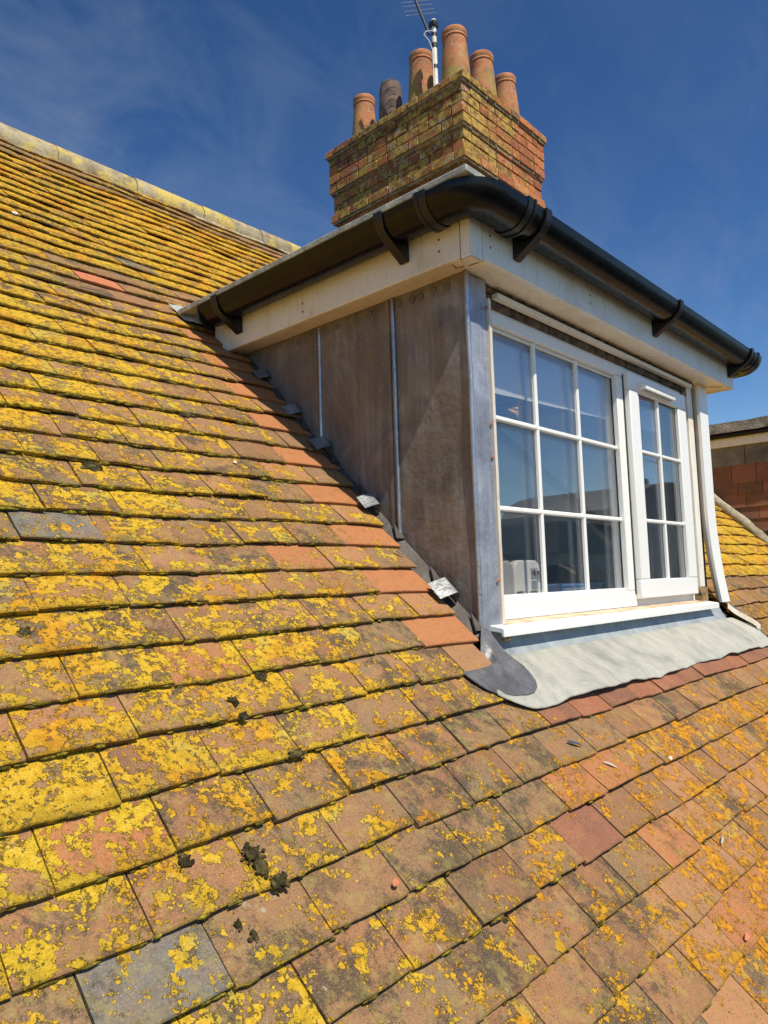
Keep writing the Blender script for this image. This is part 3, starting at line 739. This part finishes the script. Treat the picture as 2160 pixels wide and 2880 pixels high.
# corner union shells
cor = path_round(GC, .068)
i0 = 14-1
seg = [p for p in cor if (p[0][0] < .045 and p[0][1] < -.03)]
q.sweep(shp(GR+.0045)+shp(GR+.0012, True), [((-GC, -.005), (-1, 0))]+[p for p in seg if not (p[0][0] < -GC+.001 and p[0][1] > -.01)]+[((.05, -GC), (0, -1))])
sub('corner_union', q, MT['gutter'])
q = MB(); xr = XG
q.sweep(shp(GR+.0045)+shp(GR+.0012, True), [((xr-.16, -GC), (0, -1))]+[p for p in cor if p[0][0] > xr-.069]+[])
sub('corner_union', q, MT['gutter'])
# socket bands
def band(px, py, dx, dy, w_, r=GR+.0075, name='union_clip'):
    q = MB(); tx, ty = -dy, dx
    prof = shp(r)+[(r, GZ+.010), (GR-.004, GZ+.010)]+shp(GR+.002, True)
    q.sweep(prof, [((px-tx*w_/2, py-ty*w_/2), (dx, dy)), ((px+tx*w_/2, py+ty*w_/2), (dx, dy))])
    return q
def bracket(px, py, dx, dy, w_=.030):
    q = band(px, py, dx, dy, w_)
    tx, ty = -dy, dx
    f_ = -(GC-a-.0005)
    pr = [(f_, GZ-.015), (f_, GZ-.107), (f_+.007, GZ-.109), (.026, GZ-.062), (.036, GZ-.052), (.0, GZ-.0655), (-.03, GZ-.0645), (-.052, GZ-.045), (-.0565, GZ-.02)]
    vs = [(px+dx*o_+tx*e_, py+dy*o_+ty*e_, z) for e_ in (-w_*.52, w_*.52) for (o_, z) in pr]
    n_ = len(pr); q.add(vs, [tuple(range(n_-1, -1, -1)), tuple(range(n_, 2*n_))]+[(i_, (i_+1) % n_, (i_+1) % n_+n_, i_+n_) for i_ in range(n_)])
    return q
for y in (.992, .155): sub('bracket', bracket(-GC, y, -1, 0))
sub('union_clip', band(-GC, -.012, -1, 0, .026)); sub('union_clip', band(-GC, .012-.004, -1, 0, .012, GR+.009))
sub('union_clip', band(.045, -GC, 0, -1, .024)); sub('union_clip', band(.068, -GC, 0, -1, .010, GR+.0095))
for x in (.145, 1.165, 2.065): sub('bracket', bracket(x, -GC, 0, -1))
sub('union_clip', band(xr-.10, -GC, 0, -1, .024)); 
q = MB(); q.prism([(-GC+o_, 1.1005, z) for (o_, z) in shp(GR+.003)], (0, .004, 0)); sub('stop_end', q)

# ---- window
win = MB()
wy = .035
U = MT['upvc']
win.box((.100, wy, .012), (1.14, .095, .076)); win.box((1.14, wy, .008), (1.772, .095, .042))
win.box((.100, wy, .944), (1.14, .095, 1.006)); win.box((1.14, wy+.0005, .970), (1.772, .095, 1.006))
win.box((.100, wy+.0003, .0762), (.150, .095, .9438)); win.box((1.057, wy+.0003, .0762), (1.1398, .095, .9438)); win.box((1.735, wy+.0003, .0422), (1.772, .095, .9698))
# inner glazing bead step
win.box((.150, .052, .0763), (1.0568, .058, .088)); win.box((.150, .052, .932), (1.0568, .058, .9437))
wf = win.build('window', U, dm, bevel=.004)
def pane(x0, x1, z0, z1, y, par):
    q = MB(); q.box((x0, y, z0), (x1, y+.004, z1)); return q.build('glass_pane', MT['glass'], par)
pane(.150, 1.057, .0766, .9434, .060, wf); pane(.152, 1.055, .078, .942, .078, wf)
def bar(p0, p1, par, w_=.0078, y0=.046, y1=.0588):
    q = MB()
    (x0, z0), (x1, z1) = p0, p1
    if abs(x1-x0) < 1e-6: sec = [(x0-w_, y1), (x0-w_, y0+.004), (x0-w_*.55, y0), (x0+w_*.55, y0), (x0+w_, y0+.004), (x0+w_, y1)]; q.prism([(a_, b_, z0) for a_, b_ in sec], (0, 0, z1-z0))
    else: sec = [(z0-w_, y1-.0004), (z0-w_, y0+.0035), (z0-w_*.55, y0-.0007), (z0+w_*.55, y0-.0007), (z0+w_, y0+.0035), (z0+w_, y1-.0004)]; q.prism([(x0, b_, a_) for a_, b_ in sec], (x1-x0, 0, 0))
    return q.build('glazing_bar', U, par)
for x in (.453, .751): bar((x, .0768), (x, .9432), wf)
for z in (.646, .358): bar((.1505, z), (1.0565, z), wf)
sx0, sx1, sz0, sz1 = 1.118, 1.724, .042, .966
gx0, gx1, gz0, gz1 = 1.205, 1.628, .118, .892
q = MB(); y0, y1 = .008, .0345
q.box((sx0, y0, sz0), (sx1, y1, gz0)); q.box((sx0, y0, gz1), (sx1, y1, sz1)); q.box((sx0, y0+.0002, gz0), (gx0, y1, gz1)); q.box((gx1, y0+.0002, gz0), (sx1, y1, gz1))
sh = q.build('opening_sash', U, dm, bevel=.004)
q = MB(); q.box((gx0-.004, .026, gz0-.004), (gx1+.004, .030, gz1+.004)); q.build('glass_pane', MT['glass'], sh)
q = MB(); q.box((gx0-.002, .060, gz0-.002), (gx1+.002, .064, gz1+.002)); q.build('glass_pane', MT['glass'], sh)
bar((1.412, gz0), (1.412, gz1), sh, .0072, .013, .0255)
for z in (.646, .358): bar((gx0, z), (gx1, z), sh, .0072, .0135, .0257)
q = MB(); q.prism([(1.20, .008, .934), (1.20, -.008, .930), (1.20, -.018, .915), (1.20, -.016, .906), (1.20, .008, .902)], (.34, 0, 0)); q.build('trickle_vent', U, sh, bevel=.0015)
q = MB()
for k_ in range(22): q.box((1.225+k_*.0133, -.0172, .9025), (1.233+k_*.0133, .004, .9055))
q.build('vent_slots', MT['devgrey'], sh)
# black gasket lines
q = MB(); q.box((1.110, .034, .06), (1.1178, .0349, .955)); q.box((gx0, .0245, gz1-.004), (gx1, .0258, gz1)); q.box((gx1-.004, .0247, gz0), (gx1, .0258, gz1-.0042)); q.box((1.0525, .0555, .088), (1.0568, .0598, .932)); q.build('gasket', MT['tape'], sh)
# head, dirty timber, strip
q = MB(); q.grid(lambda u, v: (.096+1.76*u, .028-.010*abs(nz(u*60, v*3)), .990+.058*v), 120, 4, (0, .03, 0)); q.build('window_head', MT['dirt'], dm, smooth=True)
q = MB(); q.box((.168, -.001, 1.014), (1.80, .022, 1.030)); q.build('head_trim', MT['fascia'], dm, bevel=.001)
q = MB()
for k_ in range(26):
    x = .10+k_*.068+random.uniform(-.01, .01); q.tube([(x, .022, 1.040), (x+.03, .014+random.uniform(-.004, .004), 1.041), (x+.07, .022, 1.039)], .006+random.random()*.003, 6)
q.build('foam_sealant', MT['dirt'], dm, smooth=True)
# left bead, right jamb strips
q = MB(); q.grid(lambda u, v: (.0985+.013*u+.0012*nz(v*9), -.012+.001*nz(v*12), -.002+.992*v), 1, 24, (0, .045, 0)); q.build('edge_bead', MT['bead'], dm)
q = MB(); q.box((1.7725, .036, .072), (1.785, .10, 1.0)); q.build('timber_strip', MT['timber'], dm, bevel=.001)
q = MB(); q.box((1.727, .030, .043), (1.7345, .0345, .97)); q.box((1.736, .024, .975), (1.79, .0345, .992)); q.build('dark_reveal', MT['timber'], dm)
q = MB(); q.box((1.785, .020, .072), (1.846, .06, 1.028)); q.build('jamb_trim', MT['fascia'], dm, bevel=.002)
q = MB(); q.box((1.8465, .026, .07), (1.862, .07, 1.04)); q.build('timber_strip', MT['timber'], dm, bevel=.001)
q = MB(); q.box((1.745, .005, .008), (1.835, .055, .070)); q.build('timber_packer', MT['rusty'], dm, bevel=.002)
q = MB()
def brd(u, v):
    t_ = max(0, .45-v)/.45; lean = .042*t_**1.8
    return (1.868+.108*u+lean-.016*v*0, -.006-.025*t_**2, -.004+1.045*v)
q.grid(brd, 1, 24, (0, .012, 0)); q.build('edge_board', MT['upvc'], dm)
q = MB(); q.grid(lambda u, v: (1.864+.006*u+.08*(max(0, .45-v)/.45)**1.8, .006+.02*u-.02*(max(0, .45-v)/.45)**2, .0+1.03*v), 1, 20, (.003, .0, 0)); q.build('board_return', MT['bead'], dm)
# sill
q = MB(); q.prism([(.046, .034, .012), (.046, -.046, -.001), (.046, -.050, -.004), (.046, -.050, -.026), (.046, -.044, -.026), (.046, -.040, -.014), (.046, .034, -.006)], (1.76, 0, 0)); q.build('window_sill', MT['upvc'], dm, bevel=.0012)
q = MB(); q.grid(lambda u, v: (.10+1.66*u, .030-.045*v-.006*nz(u*20), .0128-.0073*v), 50, 2, (0, 0, -.0008))
MT['stain'] = simple('rusty_sill_stain', (.62, .46, .30), .6, 0, .3, 14, .0005)
q.build('sill_stain', MT['stain'], dm, smooth=True)
# apron flashing
def apr_l(v): return .0 if v < .35 else -.155*((v-.35)/.65)**1.3
prof = [(-.004, -.012), (-.010, -.035), (-.020, -.058), (-.036, -.080), (-.060, -.098)]
def apron_up(u, v):
    i_ = min(int(v*4), 3); f_ = v*4-i_; y = prof[i_][0]*(1-f_)+prof[i_+1][0]*f_; z = prof[i_][1]*(1-f_)+prof[i_+1][1]*f_
    x = .000-.02*v**2+1.925*u+.03*v*u
    k_ = .003*nz(x*9, v*4, 2)+.002*nz(x*25, v*6)
    return (x, y+k_, z+k_)
q = MB(); q.grid(apron_up, 120, 14, (0, .0, -.003)); q.build('apron_upstand', MT['lead_up'], dm, smooth=True)
def apron_dn(u, v):
    x0_ = -.022-.150*v**.8; x1_ = 1.955+.075*v - .04*max(0, v-.8)/.2
    x = x0_+(x1_-x0_)*u
    ylow = -.207+.010*nz(x*4.1, 1)+.005*nz(x*13, 2)+ (.05*max(0, (.08-u)/.08)**2) + .05*max(0, (u-.965)/.035)**2
    y = -.060+(ylow+.060)*v
    n_ = -.0275*(1-v)**1.6 + .0150*v**.7 + .0085*nz(x*5.5, v*2.2, 4)*v + .0035*nz(x*14, v*5, 8)*v**.5 + .014*v**4*max(0, nz(x*5.3, 7)) + .0014*nz(x*30, v*12) + .0030*max(0, 1-abs(((x*2.3+v*.5+.6*nz(x*2, 3)) % 1)-.5)*9)*v
    p = ry(x, y, 0)
    return (x, y-n_*SP*.6, p[2]+n_*CP)
q = MB(); q.grid(apron_dn, 200, 22, (0, .0, -.0032)); q.build('apron_flashing', MT['lead_apron'], dm, smooth=True)
# dark flap turned on to the tiles at the left corner
out = [(-.224, -.098), (-.219, -.118), (-.198, -.142), (-.165, -.160), (-.11, -.170), (-.055, -.174), (-.02, -.172), (.008, -.163), (.026, -.148), (.033, -.130), (.028, -.108), (.014, -.088), (.006, -.066), (.010, -.035), (.012, -.008), (-.012, -.004), (-.05, -.03), (-.075, -.06), (-.14, -.085)]
def flap_n(x, y):
    lay = .013 if y < -.10 else .013-.022*min(1, (y+.10)/.012)
    if x > -.065: lay = max(lay, .012)
    return lay + .0045*nz(x*17, y*17, 1) + .002*nz(x*50, y*50, 5)
cx0, cy0 = -.05, -.115
vs = []; nr = 8
for j in range(nr+1):
    for (x, y) in out:
        t_ = j/nr; xx = cx0+(x-cx0)*t_; yy = cy0+(y-cy0)*t_
        vs.append(ry(xx, yy, flap_n(xx, yy)))
n_ = len(out)
fs = [(j*n_+k_, j*n_+(k_+1) % n_, (j+1)*n_+(k_+1) % n_, (j+1)*n_+k_) for j in range(nr) for k_ in range(n_)]
q = MB(); q.add(vs, fs); q.add([(v[0], v[1]+.001, v[2]-.003) for v in vs[nr*n_:]]+vs[nr*n_:], [(k_, (k_+1) % n_, (k_+1) % n_+n_, k_+n_) for k_ in range(n_)])
q.build('corner_flap', MT['lead_dark'], dm, smooth=True)
q = MB(); q.grid(lambda u, v: (.0+.094*u*(1-.0*v), -.006-.012*v-.002*u, -.030-.045*v), 4, 4, (0, .003, 0)); q.build('strip_foot', MT['lead_dark'], dm, smooth=True)
# torn flashing at the right end
q = MB()
q.grid(lambda u, v: (1.94+.05*v+.012*u, -.045-.11*v+.01*math.sin(v*5), -.035-.10*v+.022*math.sin(u*3)+.02*v*(1-v)), 4, 12, (0, .002, .003)); q.build('torn_flashing', MT['bead'], dm, smooth=True)
q = MB(); q.grid(lambda u, v: ry(1.96+.07*u+.04*v, -.035-.10*v, .006+.012*math.sin(u*3+v*2)+.004*nz(u*5, v*5)), 6, 10, (0, 0, -.003)); q.build('torn_flashing', MT['lead_dark'], dm, smooth=True)
q = MB(); q.tube([(.075, -.030, -.030), (.084, -.034, -.037), (.080, -.032, -.044)], [.010, .012, .006], 8); q.build('sealant_blob', MT['rusty'], dm, smooth=True)

# ------------------------------------------------------------------ inside the window
q = MB(); q.box((.10, .0955, .035), (1.86, .42, .062)); tag(q.build('window_board', MT['fascia'], dm, bevel=.003))
q = MB()
def blf(z0, z1):
    return lambda u, v: (.13+1.60*u, .088+.003*math.sin(u*9)+.004*v, z1-(z1-z0-.050*u+.003*nz(u*14))*v)
q.grid(blf(.742, .975), 60, 8, (0, .002, 0)); tag(q.build('window_blind', MT['blind'], None, smooth=True), 'white fabric blind hanging across the top of the window, its lower strip sunlit', 'blind')
def dev():
    t = thing('air_purifier', (.46, .2, .062), 'off-white rounded appliance with vent slots on the window board behind the left pane', 'appliance')
    def rbox(x0, x1, y0, y1, z0, z1, r):
        pts = [(x0, z0), (x1, z0)]
        for k_ in range(7): t_ = R(15*k_); pts.append((x1-r+r*math.cos(t_), z1-r+r*math.sin(t_)))
        for k_ in range(7): t_ = R(90+15*k_); pts.append((x0+r+r*math.cos(t_), z1-r+r*math.sin(t_)))
        q = MB(); q.prism([(px, y0, pz) for px, pz in pts], (0, y1-y0, 0)); return q
    rbox(.40, .566, .135, .30, .063, .200, .035).build('casing', MT['dev'], t, bevel=.006, seg=3)
    rbox(.30, .3985, .14, .29, .063, .197, .03).build('shaded_side_casing', MT['devgrey'], t, bevel=.004)  # separate grey piece, shade of the side face put into its colour
    q = MB(); q.box((.502, .1325, .137), (.545, .1345, .172)); q.build('socket_panel', MT['devgrey'], t)
    q = MB(); q.box((.505, .1325, .100), (.543, .1345, .128)); q.build('display', MT['screen'], t)
    q = MB()
    for r_ in range(3):
        for xa_, xb_ in ((.498-.002*r_, .519-.002*r_), (.524-.002*r_, .545-.002*r_), (.41, .45)):
            q = MB(); q.box((xa_, .1330, .074+r_*.0078), (xb_, .1345, .078+r_*.0078)); q.build('vent_slot', MT['blk'], t)
    q = MB(); q.box((.508, .131, .148), (.512, .1324, .162)); q.box((.519, .131, .145), (.527, .1324, .165)); q.build('socket', MT['blk'], t)
    q = MB(); q.tube([(.536, .128, .155), (.56, .12, .155), (.585, .118, .152), (.62, .14, .145), (.66, .2, .12), (.68, .26, .064)], [.008, .008, .006, .003, .003, .003], 10); q.build('plug_lead', MT['blk'], t, smooth=True)
dev()
def tag_build(q, name, mat, label, cat, **k): return tag(q.build(name, mat, None, **k), label, cat)
bagt = thing('camera_bag', (1.36, .45, .062), 'black soft bag with a strap standing behind the middle pane', 'bag')
q = MB(); q.grid(lambda u, v: (1.16+.40*u, .38, .062+.13*v), 1, 1); q = MB()
pts = [(1.15, .062), (1.60, .062), (1.59, .15), (1.55, .188), (1.50, .195), (1.24, .190), (1.19, .175), (1.155, .14)]
q.prism([(x, .40, z) for x, z in pts], (0, .14, 0)); q.build('bag_body', MT['blk'], bagt, bevel=.012, seg=3)
q = MB(); q.tube([(1.10, .36, .19), (1.18, .37, .178), (1.27, .385, .155)], [.006, .007, .010], 8); q.build('strap_clip', MT['alu'], bagt, smooth=True)
q = MB(); q.box((1.60, .42, .150), (1.72, .50, .157)); q.build('bag_handle', MT['blk'], bagt, bevel=.002)
crt = thing('plastic_crate', (1.03, .26, .062), 'small blue plastic crate on the window board below the black bag', 'crate')
q = MB(); q.box((.87, .22, .063), (1.20, .31, .100)); q.build('crate_body', MT['blue'], crt, bevel=.002)
q = MB(); q.box((.86, .215, .1005), (1.215, .32, .110)); q.build('crate_rim', MT['blue'], crt, bevel=.002)
q = MB()
for k_ in range(5): q.box((.89+k_*.063, .2185, .070), (.93+k_*.063, .2198, .094))
q.build('crate_slot', MT['screen'], crt)
q = MB(); q.lathe([(.0, .0), (.016, .0), (.017, .02), (.012, .028), (.008, .03), (.008, .038), (0, .04)], (.62, .17, .0625), 16); tag_build(q, 'small_bottle', MT['screen'], 'tiny pale blue bottle between the appliance and the blue crate', 'bottle', smooth=True)
q = MB(); q.grid(lambda u, v: (1.70+.17*u, .20+.018*math.sin(u*22), .07+.90*v), 40, 4, (0, .002, 0)); tag_build(q, 'streak_sheet', MT['streak_sheet'], 'added grey folded sheet imitating reflected streaks at the right side of the window', 'streak_sheet', smooth=True)  # added folded sheet, stands in for streaks reflected in the double glazing

# ------------------------------------------------------------------ chimney
CX, CY = 2.428, 1.694; CW, CD = 1.165, 1.455
ch = thing('chimney_stack', (CX+CW/2, CY+CD/2, 2.0), 'tall stepped red brick chimney stack with yellow moss rising behind the dormer', 'chimney')
bk = MB(); core = MB()
def course(z0, z1, ins, k, seed):
    x0, x1, y0, y1 = CX+ins, CX+CW-ins, CY+ins, CY+CD-ins
    core.box((x0+.012, y0+.012, z0-.012), (x1-.012, y1-.012, z1+.0))
    def run(L_, odd):
        p = 0; out_ = []; hd = odd
        while p < L_-1e-4:
            ln = .1075 if hd else .220
            if (k % 3 == 2): ln = .220 if p > 0 or odd else .1075
            e = min(p+ln, L_)
            if L_-e < .05: e = L_
            out_.append((p, e)); p = e; hd = not hd if k % 3 != 2 else False
        return out_
    dp = .10
    def br(face, a, b):
        g = .0045; j = random.uniform(-.003, .003); jz = random.uniform(-.0015, .0015)
        t = random.choices([.1, .3, .5, .7, .95], [1.2, 3, 4, 2, 1.1])[0]+random.uniform(-.08, .08)
        if face == 'f':   # front, -Y  (sunlit right-hand face)
            xm = CX+ins+(a+b)/2; th_ = np.interp(xm-CX, [0, .25, .6, 1.2], [.36, .43, .51, .54])
            if z0 < 3.22: th_ += .05
            at = ((min(max(t, 0), 1), th_, 0, .25),)
            bk.box((x0+a+g, y0+j, z0+g+jz), (x0+b-g, y0+dp, z1-g+jz), at)
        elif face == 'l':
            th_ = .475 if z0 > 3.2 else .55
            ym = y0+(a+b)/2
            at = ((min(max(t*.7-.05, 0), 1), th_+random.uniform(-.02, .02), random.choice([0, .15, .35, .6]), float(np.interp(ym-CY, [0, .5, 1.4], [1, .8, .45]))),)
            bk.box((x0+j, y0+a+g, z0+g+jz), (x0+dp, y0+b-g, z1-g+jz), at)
        else:
            at = ((min(max(t, 0), 1), .58, 0, .3),)
            if face == 'r': bk.box((x1-dp, y0+a+g, z0+g), (x1+j, y0+b-g, z1-g), at)
            else: bk.box((x0+a+g, y1-dp, z0+g), (x0+b-g, y1+j, z1-g), at)
    # corners alternate so that no two bricks share space
    if k % 2 == 0:
        for a_, b_ in run(x1-x0, k % 2 == 0): br('f', a_, b_); br('b', a_, b_)
        for a_, b_ in run(y1-y0-2*dp-.002, True): br('l', a_+dp+.001, b_+dp+.001); br('r', a_+dp+.001, b_+dp+.001)
    else:
        for a_, b_ in run(y1-y0, True): br('l', a_, b_); br('r', a_, b_)
        for a_, b_ in run(x1-x0-2*dp-.002, k % 2 == 0): br('f', a_+dp+.001, b_+dp+.001); br('b', a_+dp+.001, b_+dp+.001)
levels = []
z = 3.862
levels = [(3.800, 3.864, -.016)]
for i in range(4): levels.append((3.800-.0805*(i+1), 3.800-.0805*i, .006))
z = 3.800-.322
levels.append((z-.030, z, .022))
for i in range(3): levels.append((z-.030-.077*(i+1), z-.030-.077*i, .032 if i < 2 else .014))
z = z-.030-.231
for i in range(17): levels.append((z-.0775*(i+1), z-.0775*i, .046 if i != 0 else .050))
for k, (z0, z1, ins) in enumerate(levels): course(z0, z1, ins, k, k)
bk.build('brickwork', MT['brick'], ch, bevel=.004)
core.build('mortar_core', simple('old_mortar', (.29, .245, .17), .95, 0, .5, 25, .004), ch)
q = MB(); q.grid(lambda u, v: (CX+.03+(CW-.06)*u, CY+.03+(CD-.06)*v, 3.86+.05*math.sin(math.pi*u)**.5*math.sin(math.pi*v)**.5+.012*nz(u*6, v*6)), 20, 20, (0, 0, -.03)); q.build('flaunching', MT['mortar'], ch, smooth=True)
# pots
def pot_profile(kind):
    if kind == 'sooty': return [(.128, 0), (.128, .03), (.118, .30), (.108, .50), (.098, .545), (.086, .552), (.078, .53), (.09, .2), (.1, 0)]
    return [(.136, 0), (.137, .05), (.127, .2), (.113, .40), (.105, .485), (.106, .49), (.113, .495), (.113, .507), (.109, .512), (.115, .525), (.117, .553), (.111, .566), (.098, .566), (.09, .54), (.085, .3), (.09, 0)]
pots = [('std', 2.628, 1.890, 3.865, 1.0, 1), ('std', 2.632, 2.238, 3.862, 1.0, 1), ('sooty', 2.63, 2.577, 3.80, 1.0, .98), ('std', 2.628, 2.886, 3.82, .98, .97), ('std', 2.993, 1.892, 3.865, 1, 1), ('std', 3.341, 1.894, 3.845, 1, 1)]
pl = ['front corner pot with lichen, tallest looking', 'clean orange pot next to the aerial mast', 'soot blackened pot without a rim roll', 'orange pot at the far left end', 'orange pot second from the front corner on the right row', 'mossy pot at the right end']
pm = {}
for (kd, x, y, z, sz, sw), lb in zip(pots, pl):
    if kd not in pm:
        q = MB(); q.lathe(pot_profile(kd), (0, 0, 0), 36, .015); me_o = q.build('chimney_pot', MT['pot'] if kd == 'std' else MT['sooty'], None, smooth=True); pm[kd] = me_o; o = me_o
    else:
        o = pm[kd].copy(); col.objects.link(o)
    o.parent = ch; o.location = Vector((x, y, z))-world_loc(ch); o.scale = (sw*.86, sw*.86, sz*.905); o['label'] = lb; o.rotation_euler = (R(random.uniform(-1, 1)), R(random.uniform(-1, 1)), random.uniform(0, 6.28))
# aerial
ae = thing('television_aerial', (2.60, 2.07, 3.88), 'television aerial on a white mast banded with black tape, fixed to the chimney', 'aerial')
MX, MY = 2.490, 1.983
q = MB(); q.tube([(MX, MY, 3.84), (MX, MY, 4.46)], .019, 14); q.build('mast', MT['mast'], ae, smooth=True)
for zz, hh in ((4.07, .03), (4.245, .04), (4.335, .03)):
    q = MB(); q.tube([(MX, MY, zz-hh/2), (MX, MY, zz+hh/2)], .0208, 14); q.build('tape_band', MT['tape'], ae, smooth=True)
q = MB(); q.box((MX-.028, MY-.028, 4.395), (MX+.028, MY+.028, 4.44)); q.build('clamp', MT['tape'], ae, bevel=.004)
b0 = Vector((MX-.035, MY+.02, 4.33)); b1 = Vector((MX-.035-.06, MY+.22, 4.98))
q = MB(); q.tube([b0, b1], .010, 8); q.build('boom', MT['tape'], ae, smooth=True)
dirv = (b1-b0).normalized(); side = Vector((.75, -.62, .18)).normalized()
for k_, t_ in enumerate((.30, .36, .43, .49, .56, .62, .70, .80, .9)):
    q = MB(); c_ = b0+(b1-b0)*t_; hl = .12; dz = Vector((0, 0, .06*(1 if k_ % 2 else -1)))
    q.tube([c_-side*hl, c_+side*hl], .0022, 6); q.build('element', MT['alu'], ae)
q = MB(); q.tube([(MX-.02, MY, 4.36), (MX-.06, MY+.03, 4.35), (MX-.075, MY+.04, 4.32), (MX-.04, MY+.02, 4.28), (MX-.024, MY, 4.2), (MX-.024, MY, 3.88)], .0035, 6); q.build('coax_cable', MT['mast'], ae, smooth=True)

# ------------------------------------------------------------------ neighbouring dormer with tile-hung cheek
d2 = thing('tile_hung_dormer', (5.0, .3, .3), 'neighbouring dormer with red tile-hung cheek beyond the white window', 'dormer')
q = MB(); q.prism([(D2X+.03, .0, -.1), (D2X+.03, 1.2, 1.1), (D2X+.03, 1.2, 1.12), (D2X+.03, .0, 1.12)], (1.9, 0, 0)); q.build('body', MT['felt'], d2)
q = MB()
rowz = [.925, .793, .712, .610, .520, .425, .33, .235, .14, .05]
for r_ in range(1, len(rowz)):
    z1, z0 = rowz[r_-1]+.05, rowz[r_]; y = -.05+random.uniform(0, .1)+(.08 if r_ % 2 else 0)
    while y < 1.15:
        w_ = .172; y2 = y+w_
        if z1-.04 > (y)*TP+.02:
            t = random.choices([.02, .84, .96, .985, .995], [1.6, .9, .5, 2.5, 3])[0]
            at = ((t, .69, .2, 1), (0, .5, 0, 1))
            b_ = .022+random.uniform(-.003, .005)
            q.hexa([(D2X+.03-b_, y+.002, z0), (D2X+.03, y+.002, z0), (D2X+.03, y2-.002, z0), (D2X+.03-b_, y2-.002, z0), (D2X+.03-.012, y+.002, z1), (D2X+.031, y+.002, z1), (D2X+.031, y2-.002, z1), (D2X+.03-.012, y2-.002, z1)], at)
        y = y2
q.build('hung_tiles', MT['tile'], d2, bevel=.001)
q = MB(); y = -.05
for y0_, y1_ in ((-.05, .04), (.044, .25), (.254, .449), (.453, .80), (.804, 1.15)): q.box((D2X+.008, y0_, .932), (D2X+.030, y1_, 1.09))
q.build('stone_band', simple('grey_concrete', (.20, .18, .14), .9, 0, .35, 6, .003), d2, bevel=.002)
q = MB(); q.box((D2X-.015, -.1, 1.078), (D2X+.02, 1.2, 1.150)); q.build('fascia', MT['fascia'], d2, bevel=.003)
q = MB(); q.box((D2X-.060, -.15, 1.140), (D2X-.0155, 1.25, 1.180)); q.build('gutter', MT['gutter'], d2, bevel=.015)
q = MB(); q.grid(lambda u, v: (D2X-.075+.012*v+.006*nz(u*14, v*3), -.2+1.5*u, 1.176+.078*v+.006*nz(u*9, v*2, 3)), 60, 4, (2.0, 0, 0)); q.build('roof_edge', simple('weathered_roof_edge', (.22, .20, .16), .9, 0, .5, 8, .008), d2, smooth=True)
q = MB(); pts = [ry(D2X-.045+.012*nz(t_*8), -.1+1.2*t_, .022+.010*nz(t_*12, 4)) for t_ in np.linspace(0, 1, 30)]; q.tube(pts, [.036+.008*nz(t_*20, 2) for t_ in np.linspace(0, 1, 30)], 10); q.build('mortar_fillet', MT['mortar'], d2, smooth=True)

# ------------------------------------------------------------------ small litter on the tiles
def feather(name, x, y, ln, ang, wd, mat, label, cat='feather', lift=.004):
    q = MB()
    def fn(u, v):
        t_ = u; half = wd*math.sin(math.pi*min(1, t_*.92+.06))**.7*(1-.3*t_)
        dx = (t_-.5)*ln; dy = (v-.5)*2*half
        X = x+dx*math.cos(ang)-dy*math.sin(ang); Y_ = y+(dx*math.sin(ang)+dy*math.cos(ang))*CP
        kk = math.floor((y+.03)/.0712); off_ = (y-(-.03+.0712*kk))/CP
        return ry(X, Y_, .006-GRAD*off_+lift+.004*math.sin(t_*3)+.0015*abs(v-.5))
    q.grid(fn, 10, 4, (0, 0, -.0008)); tag(q.build(name, mat, None, smooth=True), label, cat)
feather('feather', -.028, -.288, .048, -.5, .005, MT['feather'], 'dark blue grey feather lying on the tiles just below the lead apron')
feather('feather', .044, -.347, .045, -.75, .0035, MT['palefeather'], 'thin grey feather lying downslope right of the dark feather')
feather('feather', .232, -.540, .036, .3, .004, MT['palefeather'], 'short pale feather on the orange lichen at the lower right')
feather('feather', -.082, .227, .034, -1.0, .004, MT['feather'], 'black feather scrap on a clean tile beside the dormer cheek')
feather('clay_chip', -.786, -.368, .016, .4, .006, MT['chip'], 'small orange clay flake on the olive tile at the middle bottom', 'chip')
feather('clay_chip', -.008, -.656, .030, .2, .006, MT['chip'], 'long orange clay sliver at the bottom right', 'chip')
for (x, y, r_, lb) in ((.334, -.381, .008, 'white dropping among orange lichen right of the grey feather'), (-.462, .512, .006, 'white speck on the tiles left of the dormer cheek'), (-.66, 1.677, .012, 'white speck high on the yellow tiles near the left edge')):
    q = MB(); lump(q, (x, y/CP, .003), r_, r_*.8, r_*.4, random.random()*9); tag(q.build('bird_dropping', MT['white'], None, smooth=True), lb, 'dropping', 'white bird droppings on the tiles')
